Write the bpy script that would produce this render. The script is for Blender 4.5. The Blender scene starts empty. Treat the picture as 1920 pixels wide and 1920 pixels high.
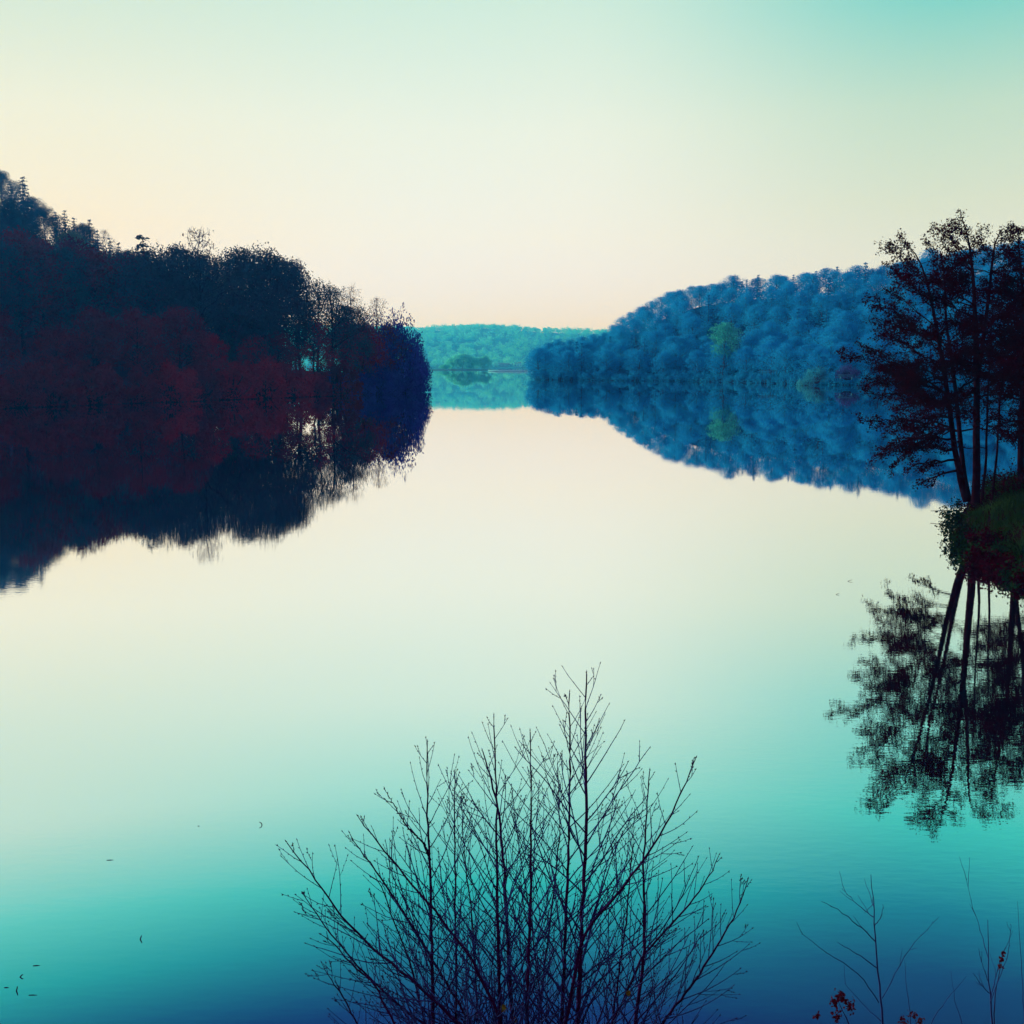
import bpy, math, random
import numpy as np
from mathutils import Vector, Matrix

sc = bpy.context.scene
COL = sc.collection
R = math.radians

# ------------------------------------------------------------------ camera
F = 2300.0            # focal length in pixels of the 1920 px square photograph
HOR = 685.0           # horizon row
CAMH = 5.0
PITCH = math.atan((960 - HOR) / F)
cam_d = bpy.data.cameras.new('camera')
cam = bpy.data.objects.new('camera', cam_d)
COL.objects.link(cam)
cam.location = (0, 0, CAMH)
cam.rotation_euler = (math.pi / 2 - PITCH, 0, 0)
cam_d.sensor_width = 36
cam_d.lens = 36 * F / 1920
cam_d.clip_start = 0.1
cam_d.clip_end = 6000
sc.camera = cam


def at(px, py, Y):
    """point seen at photograph pixel (px, py) at ground distance Y"""
    x = (px - 960) / F
    y = -(py - 960) / F
    d = Vector((x, y * math.sin(PITCH) + math.cos(PITCH), y * math.cos(PITCH) - math.sin(PITCH)))
    return Vector((0, 0, CAMH)) + d * (Y / d.y)


def on_water(px, py, z=0.0):
    a = at(px, py, 1.0) - Vector((0, 0, CAMH))
    return Vector((0, 0, CAMH)) + a * ((z - CAMH) / a.z)


# ------------------------------------------------------------------ sky
SUN_EL, SUN_AZ = R(8.5), R(-62)        # low sun, left of the view (azimuth from +Y)
w = bpy.data.worlds.new('World')
sc.world = w
w.use_nodes = True
nt = w.node_tree
N, L = nt.nodes, nt.links
N.clear()
out = N.new('ShaderNodeOutputWorld')
bg = N.new('ShaderNodeBackground')
tc = N.new('ShaderNodeTexCoord')
sep = N.new('ShaderNodeSeparateXYZ')
L.new(tc.outputs['Generated'], sep.inputs[0])


def ramp(nodes, stops, interp='LINEAR'):
    r = nodes.new('ShaderNodeValToRGB')
    cr = r.color_ramp
    cr.interpolation = interp
    while len(cr.elements) < len(stops):
        cr.elements.new(0.5)
    for e, (p, c) in zip(cr.elements, stops):
        e.position = p
        e.color = (*c, 1)
    return r


DOME = [(.56, (.02, .13, .27)), (.68, (.12, .42, .58)), (1, (.3, .72, .9))]  # unseen upper sky, made bright cyan to light the haze and treetops
SKY_L = [(0, (.94, .9, 1.1)), (.05, (1.0, .88, .72)), (.11, (1.0, .87, .56)), (.19, (.90, .90, .68)), (.27, (.68, .83, .66)),
         (.34, (.55, .78, .63)), (.40, (.14, .70, .58)), (.44, (.03, .56, .49)), (.485, (.006, .12, .31))] + DOME
SKY_C = [(0, (.90, .96, 1.4)), (.04, (.91, .94, 1.15)), (.10, (.93, .96, .94)), (.18, (.86, .95, .86)), (.27, (.66, .88, .77)),
         (.34, (.32, .76, .66)), (.40, (.035, .58, .52)), (.44, (.015, .30, .40)), (.485, (.008, .045, .24))] + DOME
SKY_R = [(0, (.84, .90, 1.2)), (.06, (.82, .88, .90)), (.12, (.72, .83, .70)), (.19, (.56, .78, .64)), (.26, (.24, .69, .62)),
         (.34, (.05, .58, .50)), (.40, (.012, .23, .31)), (.44, (.01, .08, .20)), (.485, (.008, .04, .15))] + DOME
rl = ramp(N, SKY_L); rc = ramp(N, SKY_C); rr = ramp(N, SKY_R)
for r_ in (rl, rc, rr):
    L.new(sep.outputs['Z'], r_.inputs[0])


def maprange(nodes, links, src, a, b, c=0.0, d=1.0):
    m = nodes.new('ShaderNodeMapRange')
    m.interpolation_type = 'SMOOTHSTEP'
    m.inputs[1].default_value = a; m.inputs[2].default_value = b
    m.inputs[3].default_value = c; m.inputs[4].default_value = d
    links.new(src, m.inputs[0])
    return m


def mixrgb(nodes, links, fac, a, b, mode='MIX'):
    m = nodes.new('ShaderNodeMix')
    m.data_type = 'RGBA'
    m.blend_type = mode
    if isinstance(fac, float):
        m.inputs[0].default_value = fac
    else:
        links.new(fac, m.inputs[0])
    for s, i in ((a, 6), (b, 7)):
        if isinstance(s, tuple):
            m.inputs[i].default_value = (*s, 1)
        else:
            links.new(s, m.inputs[i])
    return m.outputs[2]


ml = maprange(N, L, sep.outputs['X'], -0.02, -0.42)
mr = maprange(N, L, sep.outputs['X'], 0.03, 0.33)
c1 = mixrgb(N, L, ml.outputs[0], rc.outputs[0], rl.outputs[0])
c2 = mixrgb(N, L, mr.outputs[0], c1, rr.outputs[0])
# unseen sky behind the viewer, made strong pink to light the facing foliage maroon
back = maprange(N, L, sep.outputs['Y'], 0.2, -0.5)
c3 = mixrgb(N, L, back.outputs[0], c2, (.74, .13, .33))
sky = N.new('ShaderNodeTexSky')
sky.sky_type = 'NISHITA'
sky.sun_disc = False
sky.sun_elevation = SUN_EL
sky.sun_rotation = SUN_AZ
sky.dust_density = 2.0
sks = N.new('ShaderNodeVectorMath'); sks.operation = 'SCALE'
L.new(sky.outputs[0], sks.inputs[0]); sks.inputs[3].default_value = 0.06
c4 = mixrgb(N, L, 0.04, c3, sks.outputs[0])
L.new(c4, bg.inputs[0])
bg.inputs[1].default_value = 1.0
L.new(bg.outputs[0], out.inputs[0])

# ------------------------------------------------------------------ sun
sd = bpy.data.lights.new('sun', 'SUN')
sd.energy = 5.0
sd.angle = R(0.5)
sd.color = (1.0, .95, .88)
sun = bpy.data.objects.new('sun', sd)
COL.objects.link(sun)
sdir = Vector((math.sin(SUN_AZ) * math.cos(SUN_EL), math.cos(SUN_AZ) * math.cos(SUN_EL), math.sin(SUN_EL)))
sun.rotation_euler = sdir.to_track_quat('Z', 'Y').to_euler()
sun.location = (-60, 60, 60)

sc.view_settings.view_transform = 'Standard'
sc.view_settings.look = 'None'
sc.view_settings.exposure = 0
sc.view_settings.gamma = 1
sc.cycles.use_denoising = True
sc.cycles.max_bounces = 6
sc.cycles.diffuse_bounces = 2
sc.cycles.glossy_bounces = 3
sc.cycles.volume_bounces = 0
sc.cycles.transparent_max_bounces = 8


# ------------------------------------------------------------------ helpers
def tag(o, label=None, cat=None, group=None, kind=None):
    if label: o['label'] = label
    if cat: o['category'] = cat
    if group: o['group'] = group
    if kind: o['kind'] = kind
    return o


def empty(name, loc=(0, 0, 0), rz=0.0, s=(1, 1, 1)):
    o = bpy.data.objects.new(name, None)
    o.empty_display_size = .2
    COL.objects.link(o)
    o.location = loc
    o.rotation_euler = (0, 0, rz)
    o.scale = s
    return o


def link_mesh(name, me, parent=None):
    o = bpy.data.objects.new(name, me)
    COL.objects.link(o)
    if parent: o.parent = parent
    return o


class MB:
    """collects vertices and faces (numpy chunks) for ONE mesh"""
    def __init__(self):
        self.v = []; self.f = []; self.n = 0; self.mi = []; self.cur = 0

    def add(self, verts, faces):
        verts = np.asarray(verts, dtype=np.float64).reshape(-1, 3)
        faces = np.asarray(faces, dtype=np.int64)
        self.v.append(verts)
        self.f.append(faces + self.n)
        self.mi.append(np.full(len(faces), self.cur))
        self.n += len(verts)

    def tube(self, pts, rad, n=5, cap=True):
        pts = np.asarray([tuple(p) for p in pts], dtype=np.float64)
        k = len(pts)
        if np.isscalar(rad): rad = [rad] * k
        t = np.gradient(pts, axis=0)
        t /= np.maximum(np.linalg.norm(t, axis=1, keepdims=True), 1e-9)
        ref = np.array([0.0, 0.0, 1.0]) if abs(t[0][2]) < .9 else np.array([1.0, 0.0, 0.0])
        a = np.cross(t, ref); a /= np.maximum(np.linalg.norm(a, axis=1, keepdims=True), 1e-9)
        b = np.cross(t, a)
        ang = np.arange(n) * 2 * np.pi / n
        ring = (np.cos(ang)[None, :, None] * a[:, None, :] + np.sin(ang)[None, :, None] * b[:, None, :])
        v = pts[:, None, :] + ring * np.asarray(rad)[:, None, None]
        fs = []
        for i in range(k - 1):
            for j in range(n):
                j2 = (j + 1) % n
                fs.append((i * n + j, i * n + j2, (i + 1) * n + j2, (i + 1) * n + j))
        self.add(v, fs)

    def leaves(self, cen, size, rng, up=0.0, aspect=.6, nrm=None, droop=None):
        """rhombic leaves with random orientation; up in 0..1 favours level leaves"""
        cen = np.asarray(cen, dtype=np.float64)
        m = len(cen)
        if m == 0: return
        nn = rng.normal(size=(m, 3))
        nn /= np.linalg.norm(nn, axis=1, keepdims=True)
        nn = nn * (1 - up) + np.array([0, 0, 1.0]) * up
        nn /= np.linalg.norm(nn, axis=1, keepdims=True)
        r = rng.normal(size=(m, 3))
        a = np.cross(nn, r); a /= np.maximum(np.linalg.norm(a, axis=1, keepdims=True), 1e-9)
        b = np.cross(nn, a)
        s = (np.asarray(size) * np.ones(m))[:, None] * rng.uniform(.65, 1.3, size=(m, 1))
        fold = nn * s * .12
        v = np.stack([cen - a * s * .5, cen + b * s * .5 * aspect + fold, cen + a * s * .5, cen - b * s * .5 * aspect + fold], axis=1)
        idx = np.arange(m)[:, None] * 4 + np.arange(4)[None, :]
        self.add(v, idx)

    def box(self, cx, cy, cz, sx, sy, sz, rz=0.0):
        c, s = math.cos(rz), math.sin(rz)
        vs = []
        for dx in (-.5, .5):
            for dy in (-.5, .5):
                for dz in (-.5, .5):
                    x, y = dx * sx, dy * sy
                    vs.append((cx + x * c - y * s, cy + x * s + y * c, cz + dz * sz))
        self.add(vs, [(0, 1, 3, 2), (4, 6, 7, 5), (0, 4, 5, 1), (2, 3, 7, 6), (0, 2, 6, 4), (1, 5, 7, 3)])

    def mesh(self, name, mats, smooth=False):
        me = bpy.data.meshes.new(name)
        fl = [f for f in self.f]
        V = np.concatenate(self.v) if self.v else np.zeros((0, 3))
        sizes = np.concatenate([np.full(len(f), f.shape[1]) for f in fl])
        loops = np.concatenate([f.reshape(-1) for f in fl])
        me.vertices.add(len(V)); me.vertices.foreach_set('co', V.reshape(-1))
        me.loops.add(len(loops)); me.loops.foreach_set('vertex_index', loops)
        me.polygons.add(len(sizes))
        starts = np.concatenate([[0], np.cumsum(sizes)[:-1]])
        me.polygons.foreach_set('loop_start', starts)
        me.polygons.foreach_set('loop_total', sizes)
        if not isinstance(mats, (list, tuple)): mats = [mats]
        for m in mats: me.materials.append(m)
        me.polygons.foreach_set('material_index', np.concatenate(self.mi).astype(np.int32))
        if smooth: me.polygons.foreach_set('use_smooth', np.ones(len(sizes), dtype=bool))
        me.update(calc_edges=True)
        me.validate()
        return me

    def build(self, name, mats, parent=None, smooth=False):
        return link_mesh(name, self.mesh(name, mats, smooth), parent)


# ------------------------------------------------------------------ materials
def new_mat(name):
    m = bpy.data.materials.new(name)
    m.use_nodes = True
    m.node_tree.nodes.clear()
    return m, m.node_tree.nodes, m.node_tree.links


def leaf_mat(name, cols, scale=.35, trans=.25, rough=.75, spread=.35):
    """leaves of mixed tints: clumps vary by a 3-D noise in object space, trees by Object Info"""
    m, n, l = new_mat(name)
    o = n.new('ShaderNodeOutputMaterial')
    t = n.new('ShaderNodeTexCoord')
    nz = n.new('ShaderNodeTexNoise'); nz.inputs['Scale'].default_value = scale; nz.inputs['Detail'].default_value = 3
    l.new(t.outputs['Object'], nz.inputs['Vector'])
    oi = n.new('ShaderNodeObjectInfo')
    ad = n.new('ShaderNodeMath'); ad.operation = 'MULTIPLY_ADD'
    l.new(oi.outputs['Random'], ad.inputs[0]); ad.inputs[1].default_value = spread
    su = n.new('ShaderNodeMath'); su.operation = 'SUBTRACT'
    l.new(nz.outputs['Fac'], su.inputs[0]); su.inputs[1].default_value = spread * .5
    l.new(su.outputs[0], ad.inputs[2])
    k = len(cols)
    rp = ramp(n, [(.25 + .5 * i / max(1, k - 1), c) for i, c in enumerate(cols)])
    l.new(ad.outputs[0], rp.inputs[0])
    p = n.new('ShaderNodeBsdfPrincipled')
    l.new(rp.outputs[0], p.inputs['Base Color'])
    p.inputs['Roughness'].default_value = rough
    p.inputs['Specular IOR Level'].default_value = .0
    tr = n.new('ShaderNodeBsdfTranslucent')
    l.new(rp.outputs[0], tr.inputs[0])
    mx = n.new('ShaderNodeMixShader'); mx.inputs[0].default_value = trans
    l.new(p.outputs[0], mx.inputs[1]); l.new(tr.outputs[0], mx.inputs[2])
    l.new(mx.outputs[0], o.inputs[0])
    return m


def noise_mat(name, cols, scale=2.0, rough=.85, detail=5, bump=.0, bump_scale=12.0, spec=.0):
    m, n, l = new_mat(name)
    o = n.new('ShaderNodeOutputMaterial')
    t = n.new('ShaderNodeTexCoord')
    nz = n.new('ShaderNodeTexNoise'); nz.inputs['Scale'].default_value = scale; nz.inputs['Detail'].default_value = detail
    l.new(t.outputs['Object'], nz.inputs['Vector'])
    k = len(cols)
    rp = ramp(n, [(.3 + .4 * i / max(1, k - 1), c) for i, c in enumerate(cols)])
    l.new(nz.outputs['Fac'], rp.inputs[0])
    p = n.new('ShaderNodeBsdfPrincipled')
    l.new(rp.outputs[0], p.inputs['Base Color'])
    p.inputs['Roughness'].default_value = rough
    p.inputs['Specular IOR Level'].default_value = spec
    if bump:
        nb = n.new('ShaderNodeTexNoise'); nb.inputs['Scale'].default_value = bump_scale; nb.inputs['Detail'].default_value = 6
        l.new(t.outputs['Object'], nb.inputs['Vector'])
        b = n.new('ShaderNodeBump'); b.inputs['Strength'].default_value = bump
        l.new(nb.outputs['Fac'], b.inputs['Height'])
        l.new(b.outputs[0], p.inputs['Normal'])
    l.new(p.outputs[0], o.inputs[0])
    return m


M = {}
M['leaf_teal'] = leaf_mat('leaf_teal', [(.012, .016, .036), (.020, .038, .06), (.026, .06, .07)])
M['leaf_plum'] = leaf_mat('leaf_plum', [(.10, .001, .009), (.16, .001, .013), (.07, .002, .02)])
M['leaf_dusk'] = leaf_mat('leaf_dusk', [(.05, .001, .008), (.09, .001, .011), (.04, .002, .016)])
M['leaf_navy'] = leaf_mat('leaf_navy', [(.012, .012, .22), (.02, .022, .32), (.03, .05, .42)])
M['leaf_pine'] = leaf_mat('leaf_pine', [(.008, .016, .040), (.014, .028, .06), (.02, .04, .075)])
M['leaf_moss'] = leaf_mat('leaf_moss', [(.03, .09, .075), (.05, .13, .09), (.06, .15, .10)])
M['leaf_tan'] = leaf_mat('leaf_tan', [(.10, .08, .07), (.16, .12, .10), (.20, .16, .13)])
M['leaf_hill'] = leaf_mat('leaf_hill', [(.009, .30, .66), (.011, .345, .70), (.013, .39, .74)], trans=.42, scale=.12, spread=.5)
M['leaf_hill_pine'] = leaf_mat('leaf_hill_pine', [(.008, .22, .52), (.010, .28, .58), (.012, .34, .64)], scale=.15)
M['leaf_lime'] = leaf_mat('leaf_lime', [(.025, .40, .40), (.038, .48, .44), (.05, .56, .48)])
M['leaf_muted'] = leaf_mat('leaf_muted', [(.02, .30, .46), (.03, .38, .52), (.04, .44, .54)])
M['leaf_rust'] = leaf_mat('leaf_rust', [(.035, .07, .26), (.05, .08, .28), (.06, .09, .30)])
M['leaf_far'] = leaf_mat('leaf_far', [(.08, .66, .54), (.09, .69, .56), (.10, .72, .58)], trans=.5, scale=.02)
M['leaf_alder'] = leaf_mat('leaf_alder', [(.012, .001, .006), (.021, .0015, .008), (.038, .003, .012)], scale=.8, trans=.15)
M['leaf_bank'] = leaf_mat('leaf_bank', [(.004, .014, .010), (.007, .028, .014), (.012, .05, .02)], scale=1.2)
M['leaf_dry'] = leaf_mat('leaf_dry', [(.05, .006, .02), (.07, .012, .03), (.08, .03, .03)], scale=6)
M['leaf_green'] = leaf_mat('leaf_green', [(.05, .08, .02), (.08, .10, .02), (.10, .12, .03)], scale=6)
M['bark_dark'] = noise_mat('bark_dark', [(.006, .002, .007), (.014, .005, .013)], scale=3, bump=.3)
M['bark_grey'] = noise_mat('bark_grey', [(.02, .016, .045), (.045, .035, .08)], scale=3, bump=.3)
M['twig'] = noise_mat('twig', [(.012, .006, .040), (.026, .012, .075)], scale=18, bump=.25, bump_scale=60, rough=.6)
M['twig_fine'] = noise_mat('twig_fine', [(.012, .03, .12), (.022, .05, .19)], scale=18, rough=.55)
M['soil'] = noise_mat('soil', [(.005, .002, .005), (.010, .005, .008), (.014, .010, .010)], scale=1.4, bump=.5, bump_scale=5)
M['hill_soil'] = noise_mat('hill_soil', [(.02, .004, .016), (.03, .012, .03)], scale=.2)
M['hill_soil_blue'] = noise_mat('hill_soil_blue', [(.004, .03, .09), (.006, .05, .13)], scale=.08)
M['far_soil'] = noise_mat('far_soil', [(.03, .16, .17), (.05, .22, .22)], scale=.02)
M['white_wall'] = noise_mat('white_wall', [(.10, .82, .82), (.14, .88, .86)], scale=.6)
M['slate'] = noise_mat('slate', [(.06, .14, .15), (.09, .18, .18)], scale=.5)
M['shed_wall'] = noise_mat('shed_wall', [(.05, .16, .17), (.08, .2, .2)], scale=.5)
M['window_dark'] = noise_mat('window_dark', [(.02, .06, .08), (.03, .08, .1)], scale=.5, rough=.2, spec=.5)
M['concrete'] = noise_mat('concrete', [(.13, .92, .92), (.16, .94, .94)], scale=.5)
M['pale_wood'] = noise_mat('pale_wood', [(.02, .14, .22), (.03, .2, .3)], scale=2)

# grass: green blades with lusher and duller patches
M['grass'] = leaf_mat('grass_blades', [(.006, .018, .009), (.013, .05, .016), (.04, .13, .04)], scale=.55, spread=0.0)

# water: mirror at grazing view, deep blue body where one looks into it, tiny ripples
mw, n, l = new_mat('lake_water')
o = n.new('ShaderNodeOutputMaterial')
t = n.new('ShaderNodeTexCoord')
mp = n.new('ShaderNodeMapping'); mp.inputs['Scale'].default_value = (1.0, 2.2, 1)
l.new(t.outputs['Object'], mp.inputs[0])
n1 = n.new('ShaderNodeTexNoise'); n1.inputs['Scale'].default_value = 1.1; n1.inputs['Detail'].default_value = 2
n2 = n.new('ShaderNodeTexNoise'); n2.inputs['Scale'].default_value = 4.0; n2.inputs['Detail'].default_value = 2
l.new(mp.outputs[0], n1.inputs['Vector']); l.new(mp.outputs[0], n2.inputs['Vector'])
b1 = n.new('ShaderNodeBump'); b1.inputs['Strength'].default_value = 1.0; b1.inputs['Distance'].default_value = .0006
b2 = n.new('ShaderNodeBump'); b2.inputs['Strength'].default_value = 1.0; b2.inputs['Distance'].default_value = .0006
l.new(n1.outputs['Fac'], b1.inputs['Height']); l.new(n2.outputs['Fac'], b2.inputs['Height'])
l.new(b1.outputs[0], b2.inputs['Normal'])
nb = n.new('ShaderNodeTexNoise'); nb.inputs['Scale'].default_value = .045; nb.inputs['Detail'].default_value = 3
l.new(t.outputs['Object'], nb.inputs['Vector'])
cal = maprange(n, l, nb.outputs['Fac'], .36, .66, .05, 1.0)
l.new(cal.outputs[0], b1.inputs['Strength'])
sx_ = n.new('ShaderNodeSeparateXYZ'); l.new(t.outputs['Object'], sx_.inputs[0])
nearr = maprange(n, l, sx_.outputs['Y'], 75, 24, .12, 1.0)
ml_ = n.new('ShaderNodeMath'); ml_.operation = 'MULTIPLY'
cal2 = maprange(n, l, nb.outputs['Fac'], .34, .62, .3, 1.0)
l.new(cal2.outputs[0], ml_.inputs[0]); l.new(nearr.outputs[0], ml_.inputs[1]); l.new(ml_.outputs[0], b2.inputs['Strength'])
lw = n.new('ShaderNodeLayerWeight'); lw.inputs['Blend'].default_value = .5
fr = ramp(n, [(0, (.08,) * 3), (.40, (.24,) * 3), (.515, (.46,) * 3), (.56, (.66,) * 3), (.61, (.86,) * 3), (.67, (.95,) * 3), (1, (.97,) * 3)])
l.new(lw.outputs['Facing'], fr.inputs[0])
g = n.new('ShaderNodeBsdfGlossy'); g.inputs['Roughness'].default_value = 0.0
g.inputs['Color'].default_value = (1, 1, 1, 1)
l.new(b2.outputs[0], g.inputs['Normal'])
df = n.new('ShaderNodeBsdfDiffuse'); df.inputs['Color'].default_value = (.006, .016, .07, 1)
mx = n.new('ShaderNodeMixShader')
l.new(fr.outputs[0], mx.inputs[0]); l.new(df.outputs[0], mx.inputs[1]); l.new(g.outputs[0], mx.inputs[2])
l.new(mx.outputs[0], o.inputs[0])
M['water'] = mw

# ------------------------------------------------------------------ water and terrain
XW, YW0, YW1 = 1700, -60, 4300
mb = MB()
mb.add([(-XW, YW0, 0), (XW, YW0, 0), (XW, YW1, 0), (-XW, YW1, 0)], [(0, 1, 2, 3)])
tag(mb.build('water', M['water']), 'still lake mirroring the sky and wooded banks', 'water', kind='structure')


def smooth(t):
    t = np.clip(t, 0, 1)
    return t * t * (3 - 2 * t)


def vnoise(x, y, seed=0):
    r = np.random.default_rng(seed)
    z = 0
    for k in range(5):
        a, b, c = r.uniform(-1, 1, 2).tolist() + [r.uniform(0, 6)]
        z = z + np.sin(a * x * (1 + k * .6) + b * y * (1 + k * .6) + c) / (1 + k * .4)
    return z / 3


def heightfield(name, fn, x0, x1, y0, y1, nx, ny, mat, label):
    xs = np.linspace(x0, x1, nx); ys = np.linspace(y0, y1, ny)
    X, Y = np.meshgrid(xs, ys)
    Z = fn(X, Y)
    V = np.stack([X, Y, Z], axis=-1).reshape(-1, 3)
    i = np.arange(ny - 1)[:, None] * nx + np.arange(nx - 1)[None, :]
    q = np.stack([i, i + 1, i + nx + 1, i + nx], axis=-1).reshape(-1, 4)
    zq = V[q][:, :, 2].max(axis=1)
    q = q[zq > -.9]
    mb = MB(); mb.add(V, q)
    ob = mb.build(name, mat, smooth=True)
    tag(ob, label, name.split('_')[0], kind='structure')
    return ob


# left hill ---------------------------------------------------------------
LR_q = np.array([-1.2, -.70, -.49, -.417, -.391, -.365, -.339, -.313, -.278, -.235, -.191, -.113, -.07])
LR_z = np.array([60, 54, 49, 43, 38, 33, 29, 22, 13, 7, 3, 1, .6])


def left_shore(X):
    return np.interp(X, [-220, -110, -62, -38, -20, -15], [-20, 60, 143, 190, 222, 236])


def left_h(X, Y):
    q = X / np.maximum(Y, 1)
    ys = left_shore(X)
    t = (Y - ys) / np.maximum(330 - ys, 20)
    z = np.interp(q, LR_q, LR_z) * smooth(t * .95 + .02) + 1.0 * (1 - np.exp(-np.maximum(Y - ys, 0) / 3))
    z = z + vnoise(X * .05, Y * .05, 3) * np.clip(t, 0, 1) * 1.2
    side = -0.073 * Y - X
    z = np.where(side < 6, z * np.clip(side / 6, 0, 1), z)
    return np.where((Y < ys - .5) | (side < -1), -1.0, z)


heightfield('hill', left_h, -330, -5, 20, 430, 110, 130, M['hill_soil'], 'dark wooded hill rising from the left shore')

# right hill --------------------------------------------------------------
RR_q = np.array([-.02, .018, .045, .074, .09, .122, .148, .19, .26, .30, .343, .417, .5, .8, 1.6])
RR_z = np.array([.5, 2, 4, 9, 17, 25, 28.5, 29.5, 28.5, 30, 33, 37, 43, 50, 50])
RR_y = np.array([500, 520, 560, 620, 630, 560, 530, 490, 440, 435, 430, 425, 420, 400, 400])
RS_q = np.array([-.02, .02, .15, .24, .41, .8, 1.6])
RS_y = np.array([470, 430, 385, 325, 285, 220, 150])


def right_h(X, Y):
    q = X / np.maximum(Y, 1)
    ys = np.interp(q, RS_q, RS_y); yr = np.interp(q, RR_q, RR_y)
    t = (Y - ys) / (yr - ys)
    z = np.interp(q, RR_q, RR_z) * smooth(t * .9 + .05) + 1.2 * (1 - np.exp(-np.maximum(Y - ys, 0) / 4))
    z = z + vnoise(X * .04, Y * .04, 8) * np.clip(t, 0, 1) * 1.4
    edge = X - (8 + (Y - 430) * .012)
    z = np.where(edge < 8, z * np.clip(edge / 8, 0, 1), z)
    return np.where((Y < ys - 1.5) | (edge < -1), -1.0, z)


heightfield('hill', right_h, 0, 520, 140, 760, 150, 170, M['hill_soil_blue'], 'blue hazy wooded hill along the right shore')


# far hill ----------------------------------------------------------------
def far_h(X, Y):
    t = (Y - 2600) / 1000
    px = 960 + F * X / np.maximum(Y, 1)
    top = np.interp(px, [-400, 500, 780, 900, 960, 1020, 1130, 1250, 1800], [97, 101, 103, 110, 107, 98, 91, 84, 84])
    z = top * smooth(t) + 1.5 * (1 - np.exp(-np.maximum(Y - 2592, 0) / 8)) + vnoise(X * .007, Y * .007, 5) * 5 * np.clip(t, 0, 1)
    return np.where(Y < 2588, -1.0, z)


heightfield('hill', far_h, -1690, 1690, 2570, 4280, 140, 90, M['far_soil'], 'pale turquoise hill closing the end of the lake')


# small wooded spit before the far shore
def spit_h(X, Y):
    d = ((X + 58) / 48) ** 2 + ((Y - 1330) / 26) ** 2
    return np.where(d < 1.25, 1.4 * (1 - d), -1.0)


heightfield('shore', spit_h, -118, 4, 1296, 1364, 40, 30, M['far_soil'], 'low wooded spit before the far shore')


# near bank under the viewer, and the grassy point on the right ----------------
def near_h(X, Y):
    ys = 7.2 + .5 * np.sin(X * .35) + .25 * np.sin(X * 1.3 + 1) + np.clip(np.abs(X) - 8, 0, 60) * .12
    s = ys - Y
    return np.where(s < -.6, -1.0, np.where(s < 0, -.3, np.minimum(.49 * s, 3.45)) + .06 * vnoise(X * 2, Y * 2, 2))


heightfield('ground', near_h, -42, 42, -24, 14, 130, 90, M['soil'], 'earth bank sloping down below the viewpoint')


def rb_shore(Y):
    return np.interp(Y, [4, 12, 20, 24, 28, 31, 34, 37, 40, 44, 50, 58, 66], [40, 19, 14, 12.6, 12.1, 12.3, 12.9, 13.6, 14.9, 16.6, 22, 38, 60])


def rb_h(X, Y):
    s = X - rb_shore(Y) - .25 * np.sin(Y * 1.7) - .12 * np.sin(Y * 4.1)
    z = 1.15 * (1 - np.exp(-np.maximum(s, 0) / .9)) + .25 * np.clip(s / 10, 0, 4) + vnoise(X * 1.1, Y * 1.1, 9) * .12 * np.clip(s, 0, 1)
    return np.where(s < -.45, -1.0, np.where(s < 0, -.25, z))


heightfield('ground', rb_h, 10, 60, 5, 66, 170, 200, M['soil'], 'dark earth point with grass jutting out from the right shore')


# ------------------------------------------------------------------ tree builders
def bend(p0, p1, rng, k=5, sag=.0, wob=.04):
    p0 = np.array(p0, float); p1 = np.array(p1, float)
    L_ = np.linalg.norm(p1 - p0)
    pts = []
    for i in range(k + 1):
        t = i / k
        p = p0 * (1 - t) + p1 * t
        p = p + np.array([0, 0, 1.0]) * sag * L_ * 4 * t * (1 - t)
        if 0 < i < k: p = p + rng.normal(size=3) * wob * L_
        pts.append(p)
    return np.array(pts)


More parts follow.
